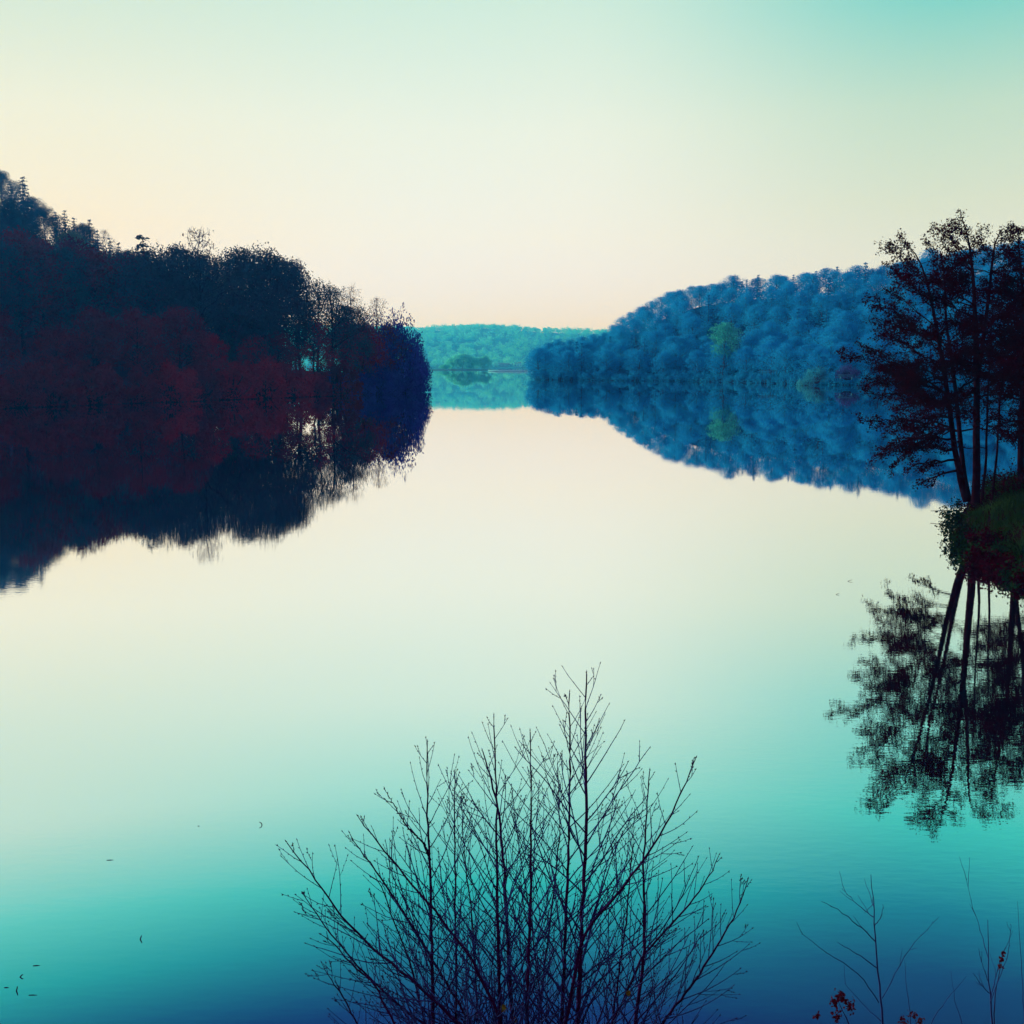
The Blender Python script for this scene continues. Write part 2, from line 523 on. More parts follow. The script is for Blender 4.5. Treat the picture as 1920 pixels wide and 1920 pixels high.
def decid(seed, H, RX, base=.25, nlimb=16, nleaf=5200, leaf=.5, dens=1.0, flat=.75, twigs=0, shell=0, trunk_r=.018):
    """broad-leaved tree: trunk with limbs, and a crown of leaf clumps with gaps. returns trunk, crown"""
    rng = np.random.default_rng(seed)
    tb, cb = MB(), MB()
    top = np.array([rng.normal() * RX * .12, rng.normal() * RX * .12, H * .86])
    tr = bend((0, 0, -.6), top, rng, 7, wob=.012)
    tb.tube(tr, np.linspace(H * trunk_r, H * trunk_r * .22, 8), 7)
    clumps = []
    for i in range(nlimb):
        f = base + (1 - base) * ((i + .5) / nlimb) ** .85
        z = H * f
        prof = math.sin(math.pi * min(1, (f - base) / (1 - base) * .86 + .16)) ** .7
        az = i * 2.399 + rng.normal() * .35
        rad = RX * prof * rng.uniform(.62, 1.05)
        s = np.array([np.interp(z * .82, tr[:, 2], tr[:, 0]), np.interp(z * .82, tr[:, 2], tr[:, 1]), z * .82])
        e = np.array([math.cos(az) * rad, math.sin(az) * rad, min(z + rad * .25, H * .98)])
        lp = bend(s, e, rng, 4, sag=.05, wob=.03)
        tb.tube(lp, np.linspace(H * trunk_r * .38, H * trunk_r * .07, 5), 4)
        for t in (.5, .75, 1.0):
            c = s + (e - s) * t
            clumps.append((c + rng.normal(size=3) * RX * .08, RX * rng.uniform(.2, .36) * (.75 + .35 * t)))
            for q in range(2):
                e2 = c + np.clip(rng.normal(size=3), -1.3, 1.3) * RX * .26; e2[2] = min(e2[2], H * .97)
                tb.tube(bend(c, e2, rng, 3, wob=.05), np.linspace(H * trunk_r * .1, H * trunk_r * .03, 4), 3)
                if rng.random() < .8: clumps.append((e2, RX * rng.uniform(.14, .26)))
    clumps.append((np.array([top[0], top[1], H * .93]), RX * .25))
    if shell:
        clumps.append((np.array([top[0], top[1], H * .80]), RX * .5))
        clumps.append((np.array([top[0], top[1], H * .66]), RX * .6))
    for i in range(shell):
        # leafy knobs spread over the rounded outside of the crown
        u = .97 - 1.47 * (i + .5) / shell
        az = i * 2.399963 + rng.normal() * .2
        rr = math.sqrt(max(0, 1 - u * u))
        zc = H * (base + 1) * .5; hz = H * (1 - base) * .5
        q = rng.uniform(.72, .90)
        c = np.array([math.cos(az) * rr * RX * q + top[0] * .6, math.sin(az) * rr * RX * q + top[1] * .6, zc + u * hz * q])
        clumps.append((c, RX * rng.uniform(.17, .27)))
        tb.tube(bend((top[0] * .5, top[1] * .5, c[2] - hz * .35), c, rng, 4, wob=.05), np.linspace(H * trunk_r * .16, H * trunk_r * .03, 5), 3)
    clumps = [(np.array([c[0] * min(1, 1.02 * RX / max(1e-6, math.hypot(c[0], c[1]))), c[1] * min(1, 1.02 * RX / max(1e-6, math.hypot(c[0], c[1]))), min(c[2], H - q * flat * .7 - .18 * H * (math.hypot(c[0], c[1]) / RX) ** 2)]), q) for c, q in clumps]
    wts = np.array([c[1] ** 2 for c in clumps]); wts /= wts.sum()
    cnt = rng.multinomial(int(nleaf * dens), wts)
    P = []
    for (c, r), k in zip(clumps, cnt):
        v = rng.normal(size=(k, 3)); v /= np.linalg.norm(v, axis=1, keepdims=True)
        v *= (rng.random(k) ** .45)[:, None] * r
        v = v + rng.normal(size=(k, 3)) * r * .14
        v[:, 2] *= flat
        P.append(c + v)
    P = np.concatenate(P)
    P = P[P[:, 2] > .1]
    cb.leaves(P, leaf, rng, up=.2)
    if twigs:
        for i in range(twigs):
            c, r = clumps[rng.integers(len(clumps))]
            d = rng.normal(size=3); d[2] = abs(d[2]) + .4; d /= np.linalg.norm(d)
            tb.tube(bend(c, c + d * r * 1.0, rng, 3, wob=.06), np.linspace(.02, .008, 4), 3)
    return tb, cb


def conifer(seed, H, RX, nw=16, leaf=.55, nl=26):
    rng = np.random.default_rng(seed)
    tb, cb = MB(), MB()
    tb.tube([(0, 0, -.6), (0, 0, H * .5), (0, 0, H)], [H * .016, H * .010, H * .002], 6)
    P = []
    for i in range(nw):
        f = i / (nw - 1)
        z = H * (.14 + .84 * f)
        r = RX * (1 - f) ** .8 + .12
        k = max(4, int(9 * (1 - f) + 4))
        for j in range(k):
            az = 2 * math.pi * (j + rng.random()) / k
            rr = r * rng.uniform(.7, 1.1)
            m = max(4, int(nl * rr / RX))
            t = rng.random(m) ** .7
            x = math.cos(az) * rr * t; y = math.sin(az) * rr * t
            P.append(np.stack([x + rng.normal(size=m) * .14, y + rng.normal(size=m) * .14, z - .32 * rr * t ** 1.4 + rng.normal(size=m) * .12], axis=1))
            tb.tube([(0, 0, z), (math.cos(az) * rr * .9, math.sin(az) * rr * .9, z - .28 * rr)], [.05, .015], 3)
    cb.leaves(np.concatenate(P), leaf, rng, up=.35)
    return tb, cb


def bush(seed, H, RX, nleaf=3200, leaf=.42, nclump=34):
    """shrubby mass leafy to the ground, several short stems"""
    rng = np.random.default_rng(seed)
    tb, cb = MB(), MB()
    P = []
    for i in range(nclump):
        az = rng.uniform(0, 6.283); rad = RX * math.sqrt(rng.random()) * .92
        zt = H * math.sqrt(max(.05, 1 - (rad / RX) ** 2)) * rng.uniform(.45, 1.0)
        c = np.array([math.cos(az) * rad, math.sin(az) * rad, zt * .85])
        tb.tube(bend((c[0] * .25, c[1] * .25, -.4), c, rng, 4, wob=.04), np.linspace(.12, .03, 5), 4)
        r = RX * rng.uniform(.2, .38)
        k = int(nleaf / nclump)
        v = rng.normal(size=(k, 3)); v /= np.linalg.norm(v, axis=1, keepdims=True)
        v *= (rng.random(k) ** .42)[:, None] * r
        P.append(c + v * np.array([1, 1, .95]))
    P = np.concatenate(P)
    m = nleaf // 4                                   # a low skirt of leaves trailing to the ground or water
    az = rng.uniform(0, 6.283, m); rad = RX * rng.uniform(.55, 1.05, m)
    P = np.concatenate([P, np.stack([np.cos(az) * rad, np.sin(az) * rad, rng.random(m) ** 1.3 * H * .32 + .03], axis=1)])
    P[:, 2] = np.where(P[:, 2] < .03, rng.uniform(.03, 1.0, len(P)), P[:, 2])
    cb.leaves(P, leaf, rng, up=.1)
    return tb, cb


PROTO = {}


def proto(key, builder, leafmat, barkmat, single=False):
    tb, cb = builder
    if single:
        tb.cur = 0
        m = MB(); m.v = tb.v + cb.v; m.f = tb.f + [f + tb.n for f in cb.f]
        m.mi = tb.mi + [np.ones_like(x) for x in cb.mi]; m.n = tb.n + cb.n
        PROTO[key] = (m.mesh(key, [barkmat, leafmat]),)
    else:
        PROTO[key] = (tb.mesh(key + '_trunk', barkmat), cb.mesh(key + '_crown', leafmat))


def plant(key, name, loc, s, rz, label, cat, group=None, sz=None, mats=None):
    pr = PROTO[key]
    scl = (s, s, s if sz is None else sz)
    if len(pr) == 1:
        o = link_mesh(name, pr[0])
        o.location = loc; o.rotation_euler = (0, 0, rz); o.scale = scl
    else:
        o = empty(name, loc, rz, scl)
        link_mesh('trunk', pr[0], o); link_mesh('crown', pr[1], o)
    tag(o, label, cat, group)
    return o


# prototypes, about ten metres tall, scaled when planted
for i in range(3):
    proto('broad%d' % i, decid(10 + i, 10, 3.4 + .3 * i, base=.14, nlimb=10, nleaf=16000, leaf=.175, shell=52), M['leaf_teal'], M['bark_grey'])
    proto('plum%d' % i, decid(30 + i, 10, 3.2 + .3 * i, base=.08, nlimb=10, nleaf=6500, leaf=.23, shell=36), M['leaf_plum'], M['bark_dark'])
    proto('airy%d' % i, decid(50 + i, 10, 3.0 + .2 * i, base=.26, nlimb=10, nleaf=3400, leaf=.17, twigs=24, shell=28), M['leaf_teal'], M['bark_dark'])
    proto('wisp%d' % i, decid(70 + i, 10, 2.2, base=.3, nlimb=14, nleaf=520, leaf=.17, twigs=170, trunk_r=.011), M['leaf_tan'], M['bark_grey'])
    proto('pine%d' % i, conifer(90 + i, 10, 2.1 + .3 * i, leaf=.34), M['leaf_pine'], M['bark_dark'])
    proto('navy%d' % i, bush(110 + i, 9, 6.0, nleaf=7600, leaf=.36, nclump=60), M['leaf_navy'], M['bark_dark'])
    proto('thicket%d' % i, bush(120 + i, 6, 4.0, nleaf=4200, leaf=.34), M['leaf_plum'], M['bark_dark'])
    proto('dusk%d' % i, decid(35 + i, 10, 3.2 + .3 * i, base=.08, nlimb=10, nleaf=6500, leaf=.23, shell=36), M['leaf_dusk'], M['bark_dark'])
    proto('duskthicket%d' % i, bush(125 + i, 6, 4.0, nleaf=4200, leaf=.34), M['leaf_dusk'], M['bark_dark'])
    proto('navythicket%d' % i, bush(130 + i, 6, 4.0, nleaf=4200, leaf=.34), M['leaf_navy'], M['bark_dark'])
    proto('moss%d' % i, decid(140 + i, 10, 3.8, base=.2, nlimb=18, nleaf=5600, leaf=.26), M['leaf_moss'], M['bark_grey'])
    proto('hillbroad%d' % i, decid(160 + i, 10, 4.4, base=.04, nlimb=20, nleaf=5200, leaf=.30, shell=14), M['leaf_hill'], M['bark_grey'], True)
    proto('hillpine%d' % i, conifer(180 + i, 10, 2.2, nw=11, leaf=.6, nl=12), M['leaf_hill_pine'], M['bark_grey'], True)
for i in range(3):
    proto('shorebush%d' % i, bush(210 + i, 5, 5.2, nleaf=1100, leaf=.5, nclump=26), M['leaf_hill_pine'], M['bark_grey'], True)
proto('hillwisp', decid(195, 10, 3.0, base=.2, nlimb=14, nleaf=260, leaf=.3, twigs=120), M['leaf_hill'], M['bark_grey'], True)
proto('lime', decid(200, 10, 5.2, base=.12, nlimb=18, nleaf=3200, leaf=.45), M['leaf_lime'], M['bark_grey'])
proto('rust', bush(201, 4, 3.2, nleaf=900, leaf=.4), M['leaf_rust'], M['bark_dark'], True)
proto('paleshrub', bush(203, 5, 3.4, nleaf=1200, leaf=.4), M['leaf_muted'], M['bark_grey'], True)
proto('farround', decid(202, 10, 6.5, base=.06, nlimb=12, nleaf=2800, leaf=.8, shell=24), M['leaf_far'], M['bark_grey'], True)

rnd = random.Random(4)


def lz(X, Y): return float(left_h(np.array([float(X)]), np.array([float(Y)]))[0])
def rz_(X, Y): return float(right_h(np.array([float(X)]), np.array([float(Y)]))[0])


# ---- left bank, front rank: each crown top where the skyline has it
FRONT = [  # px, top row, distance, kind, label
    (250, 478, 196, 'airy', 'airy dark tree where the left hill meets the lower tree line'),
    (268, 458, 215, 'pine', 'small pointed dark fir above the tree line right of the left hill'),
    (300, 474, 186, 'broad', 'leafy tree between the small pointed fir and the tall wispy tree'),
    (338, 472, 190, 'broad', 'round topped tree just left of the tall wispy tree'),
    (371, 445, 192, 'wisp', 'tall thin wispy tree standing highest above the left tree line'),
    (372, 482, 186, 'airy', 'open crowned tree under the tall wispy tree'),
    (408, 488, 195, 'airy', 'low topped tree in the dip right of the tall wispy tree'),
    (436, 478, 194, 'broad', 'left one of the two broad crowns at the middle of the left tree line'),
    (478, 476, 197, 'broad', 'right one of the two broad crowns at the middle of the left tree line'),
    (516, 492, 200, 'broad', 'broad crown where the left tree line starts to fall'),
    (552, 500, 204, 'wisp', 'bare wispy treetop right of the broad crowns'),
    (560, 524, 203, 'airy', 'open crowned tree with sky showing through its branches'),
    (592, 530, 205, 'airy', 'second open crown on the falling tree line, beside the sky gap'),
    (622, 540, 207, 'airy', 'leaning open crown right of the gap of sky'),
    (658, 548, 212, 'wisp', 'slender bare tree standing out left of the blue bush'),
    (655, 575, 212, 'broad', 'leafy tree at the foot of the slender bare tree'),
    (705, 568, 219, 'wisp', 'thin bare treetop above the blue bush'),
]
for i, (px, py, Y, kind, lab) in enumerate(FRONT):
    p = at(px, py + (8 if kind in ('airy', 'broad') else 0), Y)
    g0 = max(lz(p.x, Y), .4)
    H = p.z - g0
    key = '%s%d' % (kind, i % 3)
    s = H / 9.3
    name = {'pine': 'conifer_tree', 'wisp': 'bare_tree'}.get(kind, 'leafy_tree')
    plant(key, name, (p.x, Y, g0), s * {'wisp': .8, 'pine': 1.5}.get(kind, .92), rnd.uniform(0, 6), lab, 'tree', 'trees along the left skyline', sz=s)

# the dome of blue bushes at the tip
for (px, py, Y, sx, lab) in [(742, 588, 226, .98, 'large rounded blue bush at the tip of the left shore'),
                             (690, 590, 223, .80, 'blue bush leaning behind the large rounded one at the left tip'),
                             (775, 640, 233, .55, 'smallest blue bush, lowest over the water at the left tip')]:
    p = at(px, py, Y)
    plant('navy%d' % (px % 3), 'bush', (p.x, Y, .2), sx, rnd.uniform(0, 6), lab, 'bush', 'blue bushes at the left tip', sz=(p.z - .2) / 7.9)

# ---- left bank, second and shore ranks of plum coloured trees (inside the mass)
SHORE = []
for i in range(22):
    f = i / 21
    X = -98 + f * 76
    Y = float(left_shore(np.array([X]))[0]) + 3 + rnd.uniform(0, 3)
    SHORE.append((X + rnd.uniform(-1, 1), Y, rnd.uniform(9, 15) * (1 - .25 * f)))
for i, (X, Y, H) in enumerate(SHORE):
    dark = X < -46 or i % 4 == 1
    plant(('dusk%d' if dark else 'plum%d') % (i % 3), 'leafy_tree', (X, Y, max(lz(X, Y), .2)), H / 9.6, rnd.uniform(0, 6),
          'almost black tree in the front rank along the left shore' if dark else 'dark maroon tree in the front rank along the left shore', 'tree',
          'blackish trees along the left shore' if dark else 'maroon trees along the left shore')
for i in range(26):
    f = i / 25
    X = -96 + f * 76
    Y = float(left_shore(np.array([X]))[0]) - rnd.uniform(.2, 1.4)
    if X > -27: continue
    dark = X < -50 or i % 5 == 2
    plant(('duskthicket%d' if dark else 'thicket%d') % (i % 3), 'bush', (X + rnd.uniform(-1, 1), Y, .1), rnd.uniform(.7, 1.1), rnd.uniform(0, 6),
          'almost black thicket hanging over the water under the left trees' if dark else 'dark maroon thicket hanging over the water under the left trees', 'bush',
          'blackish thickets on the left waterline' if dark else 'maroon thickets on the left waterline')
for i, (X, Y) in enumerate([(-27, 212), (-24.5, 216), (-22.5, 219.5), (-20.5, 223), (-20, 226), (-19.5, 229), (-19.5, 232), (-24, 224), (-21, 229), (-27, 219), (-30, 209)]):
    plant('navythicket%d' % (i % 3), 'bush', (X, Y, -.1), rnd.uniform(.75, .95), rnd.uniform(0, 6),
          'dark blue thicket trailing in the water at the foot of the left tip', 'bush', 'blue thickets at the left tip')
# second rank behind, taller
for i in range(20):
    f = i / 19
    px = 20 + f * 640
    Y = np.interp(px, [0, 700], [172, 224]) + rnd.uniform(-3, 5)
    X = (px - 960) / F * Y
    if px > 520: continue
    H = np.interp(px, [0, 300, 540, 600, 660], [16, 16.5, 12, 7.5, 7]) * rnd.uniform(.9, 1.08)
    kind = ['broad', 'dusk', 'dusk' if px < 330 else 'plum'][i % 3]
    plant('%s%d' % (kind, i % 3), 'leafy_tree', (X, Y, max(lz(X, Y), .2)), H / 9.6, rnd.uniform(0, 6),
          {'broad': 'blue green tree', 'dusk': 'almost black tree', 'plum': 'maroon tree'}[kind] + ' in the crowded second rank of the left bank', 'tree',
          {'broad': 'blue green', 'dusk': 'blackish', 'plum': 'maroon'}[kind] + ' trees in the second rank of the left bank')

# ---- left hillside
k = 0
for j in range(9):
    for i in range(13):
        q = -.46 + .036 * i * .92 + rnd.uniform(-.012, .012)
        if q > -.17: continue
        Y = 212 + j * 15 + rnd.uniform(-5, 5)
        X = q * Y
        g0 = lz(X, Y)
        zr = float(np.interp(q, LR_q, LR_z))
        if zr < 9 and Y > 250: continue
        ridge = Y > 312
        if ridge: continue
        kind = rnd.choice(['broad', 'broad', 'moss', 'airy', 'pine', 'pine'])
        if q < -.33 and j in (4, 5) and i in (1, 2): kind = 'moss'
        H = rnd.uniform(9, 12.5)
        lim = float(np.interp(960 + F * q, [-120, 0, 60, 120, 180, 235, 330, 560], [290, 345, 385, 415, 445, 482, 500, 520])) + rnd.uniform(4, 34)
        H = min(H, at(960 + F * q, lim, Y).z - g0)
        if H < 4.5: continue
        nm = 'conifer_tree' if kind == 'pine' else 'leafy_tree'
        lab = {'pine': 'dark pointed conifer among the trees of the left hillside', 'moss': 'mossy green tree in the dark wood of the left hillside',
               'plum': 'maroon tree within the wood of the left hillside'}.get(kind, 'blue green tree within the dark wood of the left hillside')
        grp = {'pine': 'conifers on the left hillside', 'moss': 'mossy trees on the left hillside', 'plum': 'maroon trees on the left hillside'}.get(kind, 'blue green trees on the left hillside')
        plant('%s%d' % (kind, rnd.randrange(3)), nm, (X, Y, g0 - .2), H / 9.6, rnd.uniform(0, 6), lab, 'tree', grp)
        k += 1
# ridge trees with the skyline of the photograph
RIDGE = [(-40, 318, 'broad'), (4, 326, 'broad'), (20, 350, 'pine'), (42, 338, 'pine'), (62, 374, 'broad'), (84, 392, 'broad'), (104, 402, 'pine'), (121, 400, 'pine'),
         (138, 414, 'pine'), (152, 424, 'broad'), (167, 418, 'pine'), (182, 438, 'pine'), (196, 436, 'wisp'), (206, 452, 'pine'), (222, 462, 'pine'), (236, 474, 'broad')]
RLAB = {-40: 'broad treetop at the very edge of the left ridge', 4: 'tallest ragged tree at the left end of the ridge', 20: 'dark conifer just right of the tallest ragged ridge tree',
        42: 'lone tree standing clear of the skyline near the left end of the ridge', 62: 'rounded treetop below the lone ridge tree', 84: 'ragged treetop between the rounded one and the firs on the ridge',
        104: 'first of the firs down the ridge from the lone tree', 121: 'broadest dark fir of the left ridge', 138: 'narrow fir right of the broadest ridge fir', 152: 'rounded tree between firs on the left ridge',
        167: 'sharply pointed fir midway down the left ridge', 182: 'fir next down the ridge from the sharply pointed one', 196: 'pale bare tree among the firs of the left ridge',
        206: 'fir beside the pale bare ridge tree', 222: 'lowest fir of the left ridge', 236: 'open tree at the low end of the left ridge'}
for i, (px, py, kind) in enumerate(RIDGE):
    Y = 322 + rnd.uniform(-4, 4)
    p = at(px, py, Y)
    g0 = lz(p.x, Y) - .3
    H = max(p.z - g0, 5)
    s = H / 9.4
    plant('%s%d' % (kind, i % 3), {'pine': 'conifer_tree', 'wisp': 'bare_tree'}.get(kind, 'leafy_tree'), (p.x, Y, g0), s * (1.25 if kind == 'pine' else 1.0), rnd.uniform(0, 6),
          RLAB[px], 'tree', 'trees on the left ridge', sz=s)

# ---- right hillside wood
k = 0
for j in range(10):
    t = -.02 + j * .1
    nq = 21
    for i in range(nq):
        q = .022 + (i + rnd.uniform(-.4, .4) + (.5 if j % 2 else 0)) * .0205
        if q > .46: continue
        ys = float(np.interp(q, RS_q, RS_y)); yr = float(np.interp(q, RR_q, RR_y))
        tt = max(t + rnd.uniform(-.035, .035), .015)
        Y = ys + (yr - ys) * tt
        X = q * Y
        if X < 9: X = 9 + rnd.random()
        g0 = rz_(X, Y)
        if g0 < 0: continue
        if j == 10:
            ridge = True
        else:
            ridge = False
        px = 960 + F * q
        kind = 'hillpine' if rnd.random() < .1 else 'hillbroad'
        H = rnd.uniform(8.5, 11.5) if kind == 'hillbroad' else rnd.uniform(9.5, 12.5)
        if px < 1150: H *= .95
        if abs(px - 1358) < 32 and t < .42 and t > .1: continue
        lab = ('tree on the skyline ridge of the hazy right hill' if ridge else
               'blue tree at the water edge of the hazy right hill' if j < 1 else 'blue hazy tree in the wood covering the right hill')
        if kind == 'hillpine': lab = lab.replace('tree', 'conifer')
        grp = lab.replace('tree', 'trees').replace('conifer', 'conifers')
        plant('%s%d' % (kind, rnd.randrange(3)), 'conifer_tree' if kind == 'hillpine' else 'leafy_tree', (X, Y, g0 - .3), H / 9.7 * (1.0 if kind == 'hillbroad' else 1.25),
              rnd.uniform(0, 6), lab, 'tree', grp, sz=H / 9.7)
        k += 1
SKYL = [(1010, 655, 470), (1028, 646, 480), (1046, 640, 490), (1070, 640, 505), (1092, 634, 525), (1113, 630, 560), (1133, 626, 600), (1150, 612, 620), (1166, 598, 625), (1184, 588, 612), (1204, 578, 590), (1222, 568, 575),
        (1240, 559, 560), (1256, 550, 552), (1276, 546, 545), (1296, 539, 532), (1316, 538, 522), (1336, 535, 514), (1356, 533, 508), (1378, 530, 502), (1400, 527, 492), (1422, 524, 484), (1445, 526, 474), (1466, 522, 466),
        (1488, 519, 458), (1508, 515, 452), (1530, 512, 446), (1552, 506, 441), (1570, 504, 440), (1592, 512, 438), (1612, 510, 437), (1636, 507, 436), (1660, 500, 435), (1686, 494, 433), (1712, 490, 432), (1738, 486, 431),
        (1764, 482, 430), (1792, 476, 429), (1820, 470, 428), (1850, 464, 427), (1880, 460, 426), (1912, 456, 425), (1945, 450, 424), (1985, 444, 424)]
for i, (px, py, Y) in enumerate(SKYL):
    p = at(px, py, Y)
    g0 = rz_(p.x, Y)
    pine = 1380 < px < 1640 and i % 2 == 0
    H = max(p.z - g0 + .6, 6.5)
    plant('%s%d' % ('hillpine' if pine else 'hillbroad', i % 3), 'conifer_tree' if pine else 'leafy_tree', (p.x, Y, p.z - H), 1.15 if pine else .95 + .25 * rnd.random(), rnd.uniform(0, 6),
          'pointed conifer on the skyline of the hazy right hill' if pine else 'round topped tree on the skyline of the hazy right hill', 'tree',
          'conifers on the right skyline' if pine else 'round trees on the right skyline', sz=H / 9.3)
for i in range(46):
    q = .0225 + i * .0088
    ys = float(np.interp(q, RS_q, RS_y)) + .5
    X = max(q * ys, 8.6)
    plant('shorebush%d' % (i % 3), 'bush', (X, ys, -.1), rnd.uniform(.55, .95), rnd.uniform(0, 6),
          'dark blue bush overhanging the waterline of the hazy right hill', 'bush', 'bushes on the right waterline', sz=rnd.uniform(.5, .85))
p = at(1358, 640, 372)
plant('lime', 'leafy_tree', (p.x, 372, p.z - 6), 1.0, .4, 'pale yellowish green tree standing out in the blue wood of the right hill', 'tree', sz=1.15)
p = at(1622, 500, 430)
plant('hillwisp', 'bare_tree', (p.x, 430, p.z - 11), 1.5, .3, 'pale bare spreading tree on the right hill skyline beside the near tree', 'tree', sz=1.15)
p = at(1590, 682, 308)
plant('rust', 'bush', (p.x, 308, p.z - 3.6), .9, 0, 'reddish bush on the right bank above the pale bench', 'bush')
for (px, py, Y, s, lab) in [(1530, 682, 312, .9, 'pale green shrub left of the reddish bush on the right bank'), (1512, 702, 308, .7, 'small pale shrub lowest beside the water on the right bank')]:
    p = at(px, py, Y)
    plant('paleshrub', 'bush', (p.x, Y, p.z - 5 * s), s, px, lab, 'bush', 'pale shrubs on the right bank')

# railing and bench on the right bank
p = at(1440, 698, 333)
r0 = empty('railing', (p.x, p.y, p.z - .5), .05)
tag(r0, 'pale low railing on the wooded right bank left of the bench', 'railing')
for z in (.55, 1.0):
    mb = MB(); mb.box(0, 0, z, 4.4, .1, .13); mb.build('rail', M['pale_wood'], r0)
for i in range(6):
    mb = MB(); mb.box(-2.4 + i * .96, .09, .55, .12, .06, 1.1); mb.build('post', M['pale_wood'], r0)
p = at(1587, 707, 296)
r0 = empty('bench', (p.x, p.y, p.z - .35), .05)
tag(r0, 'pale long bench on the right bank below the reddish bush', 'bench')
mb = MB(); mb.box(0, 0, .46, 3.6, .5, .1); mb.build('seat', M['pale_wood'], r0)
mb = MB(); mb.box(0, .28, .82, 3.6, .06, .34); mb.build('backrest', M['pale_wood'], r0)
for sx in (-1.4, 1.4):
    mb = MB(); mb.box(sx, 0, .1, .14, .42, .62); mb.build('leg', M['pale_wood'], r0)

# ---- far wood, spit trees, buildings, quay
rng = np.random.default_rng(77)
mb = MB()
n_ = 4200
X = rng.uniform(-1300, 1300, n_); Y = rng.uniform(2605, 3760, n_)
Z = far_h(X, Y)
keep = Z > .3
X, Y, Z = X[keep], Y[keep], Z[keep]
for x, y, z in zip(X, Y, Z):
    r = rng.uniform(6, 12); h = rng.uniform(11, 19)
    k = 76
    v = rng.normal(size=(k, 3)); v /= np.linalg.norm(v, axis=1, keepdims=True)
    v *= (rng.random(k) ** .3)[:, None]
    v[:, 0] *= r; v[:, 1] *= r; v[:, 2] = v[:, 2] * h * .5 + h * .5
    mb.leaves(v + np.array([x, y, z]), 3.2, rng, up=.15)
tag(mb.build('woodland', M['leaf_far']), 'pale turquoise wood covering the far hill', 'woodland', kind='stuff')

for i, (px, py, Y, s, lab) in enumerate([
    (866, 664, 1325, 1.45, 'tallest of the turquoise trees clustered on the far spit'),
    (848, 672, 1330, 1.2, 'leftmost turquoise tree of the cluster on the far spit'),
    (888, 670, 1335, 1.2, 'turquoise tree between the tallest and the small one on the far spit'),
    (910, 668, 1325, .85, 'narrow turquoise tree at the right end of the far spit'),
    (832, 684, 1325, .7, 'low turquoise tree at the left foot of the far spit cluster')]):
    p = at(px, py, Y)
    H = p.z - .8
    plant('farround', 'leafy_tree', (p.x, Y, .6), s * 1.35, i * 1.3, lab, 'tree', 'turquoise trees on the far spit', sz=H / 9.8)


def house(name, label, px0, px1, ytop, Y, wall, roof, nwin, roofh, z0, depth=9):
    a, b = at(px0, ytop, Y), at(px1, ytop, Y)
    cx, wd = (a.x + b.x) / 2, b.x - a.x
    h = a.z - z0
    e = empty(name, (cx, Y, z0))
    tag(e, label, 'building', 'buildings on the far shore')
    m_ = MB(); m_.box(0, depth / 2, h / 2 - .5, wd, depth, h + 1); m_.build('wall', wall, e)
    m_ = MB()
    ov = .5
    vs = [(-wd / 2 - ov, -ov, h + .01), (wd / 2 + ov, -ov, h + .01), (wd / 2 + ov, depth + ov, h + .01), (-wd / 2 - ov, depth + ov, h + .01), (-wd / 2 - ov, depth / 2, h + roofh), (wd / 2 + ov, depth / 2, h + roofh)]
    m_.add(vs, [(0, 1, 5, 4), (2, 3, 4, 5)]); m_.add(vs, [(1, 2, 5), (3, 0, 4)]); m_.add(vs, [(0, 3, 2, 1)])
    rf = m_.build('roof', roof, e)
    for i in range(nwin):
        m_ = MB(); m_.box(-wd / 2 + wd * (i + .5) / nwin, -.02, h * .55, wd / nwin * .45, .12, h * .34); m_.build('window', M['window_dark'], e)
    return e, rf, h, wd


house('building', 'long dark low hall on the far shore beside the spit trees', 926, 962, 683, 2616, M['shed_wall'], M['slate'], 5, 3, 1.0)
_, rf, h, wd = house('building', 'white house right of the long dark hall on the far shore', 964, 979, 681.5, 2610, M['white_wall'], M['slate'], 3, 3.4, 1.0, 18)
m_ = MB(); m_.box(-6, 6, h + 4, 1.9, 1.9, 4.6); m_.build('chimney', M['white_wall'], rf)
house('building', 'white house at the right end of the far shore, half behind the hill', 984, 1001, 680.5, 2616, M['white_wall'], M['slate'], 3, 3.2, 1.0, 18)
a, b = on_water(915, 696.5), on_water(1000, 696.5)
mb = MB(); mb.box((a.x + b.x) / 2, a.y + 3, .5, b.x - a.x, 6, 1.4)
tag(mb.build('quay', M['concrete']), 'thin white quay along the far water before the buildings', 'quay')

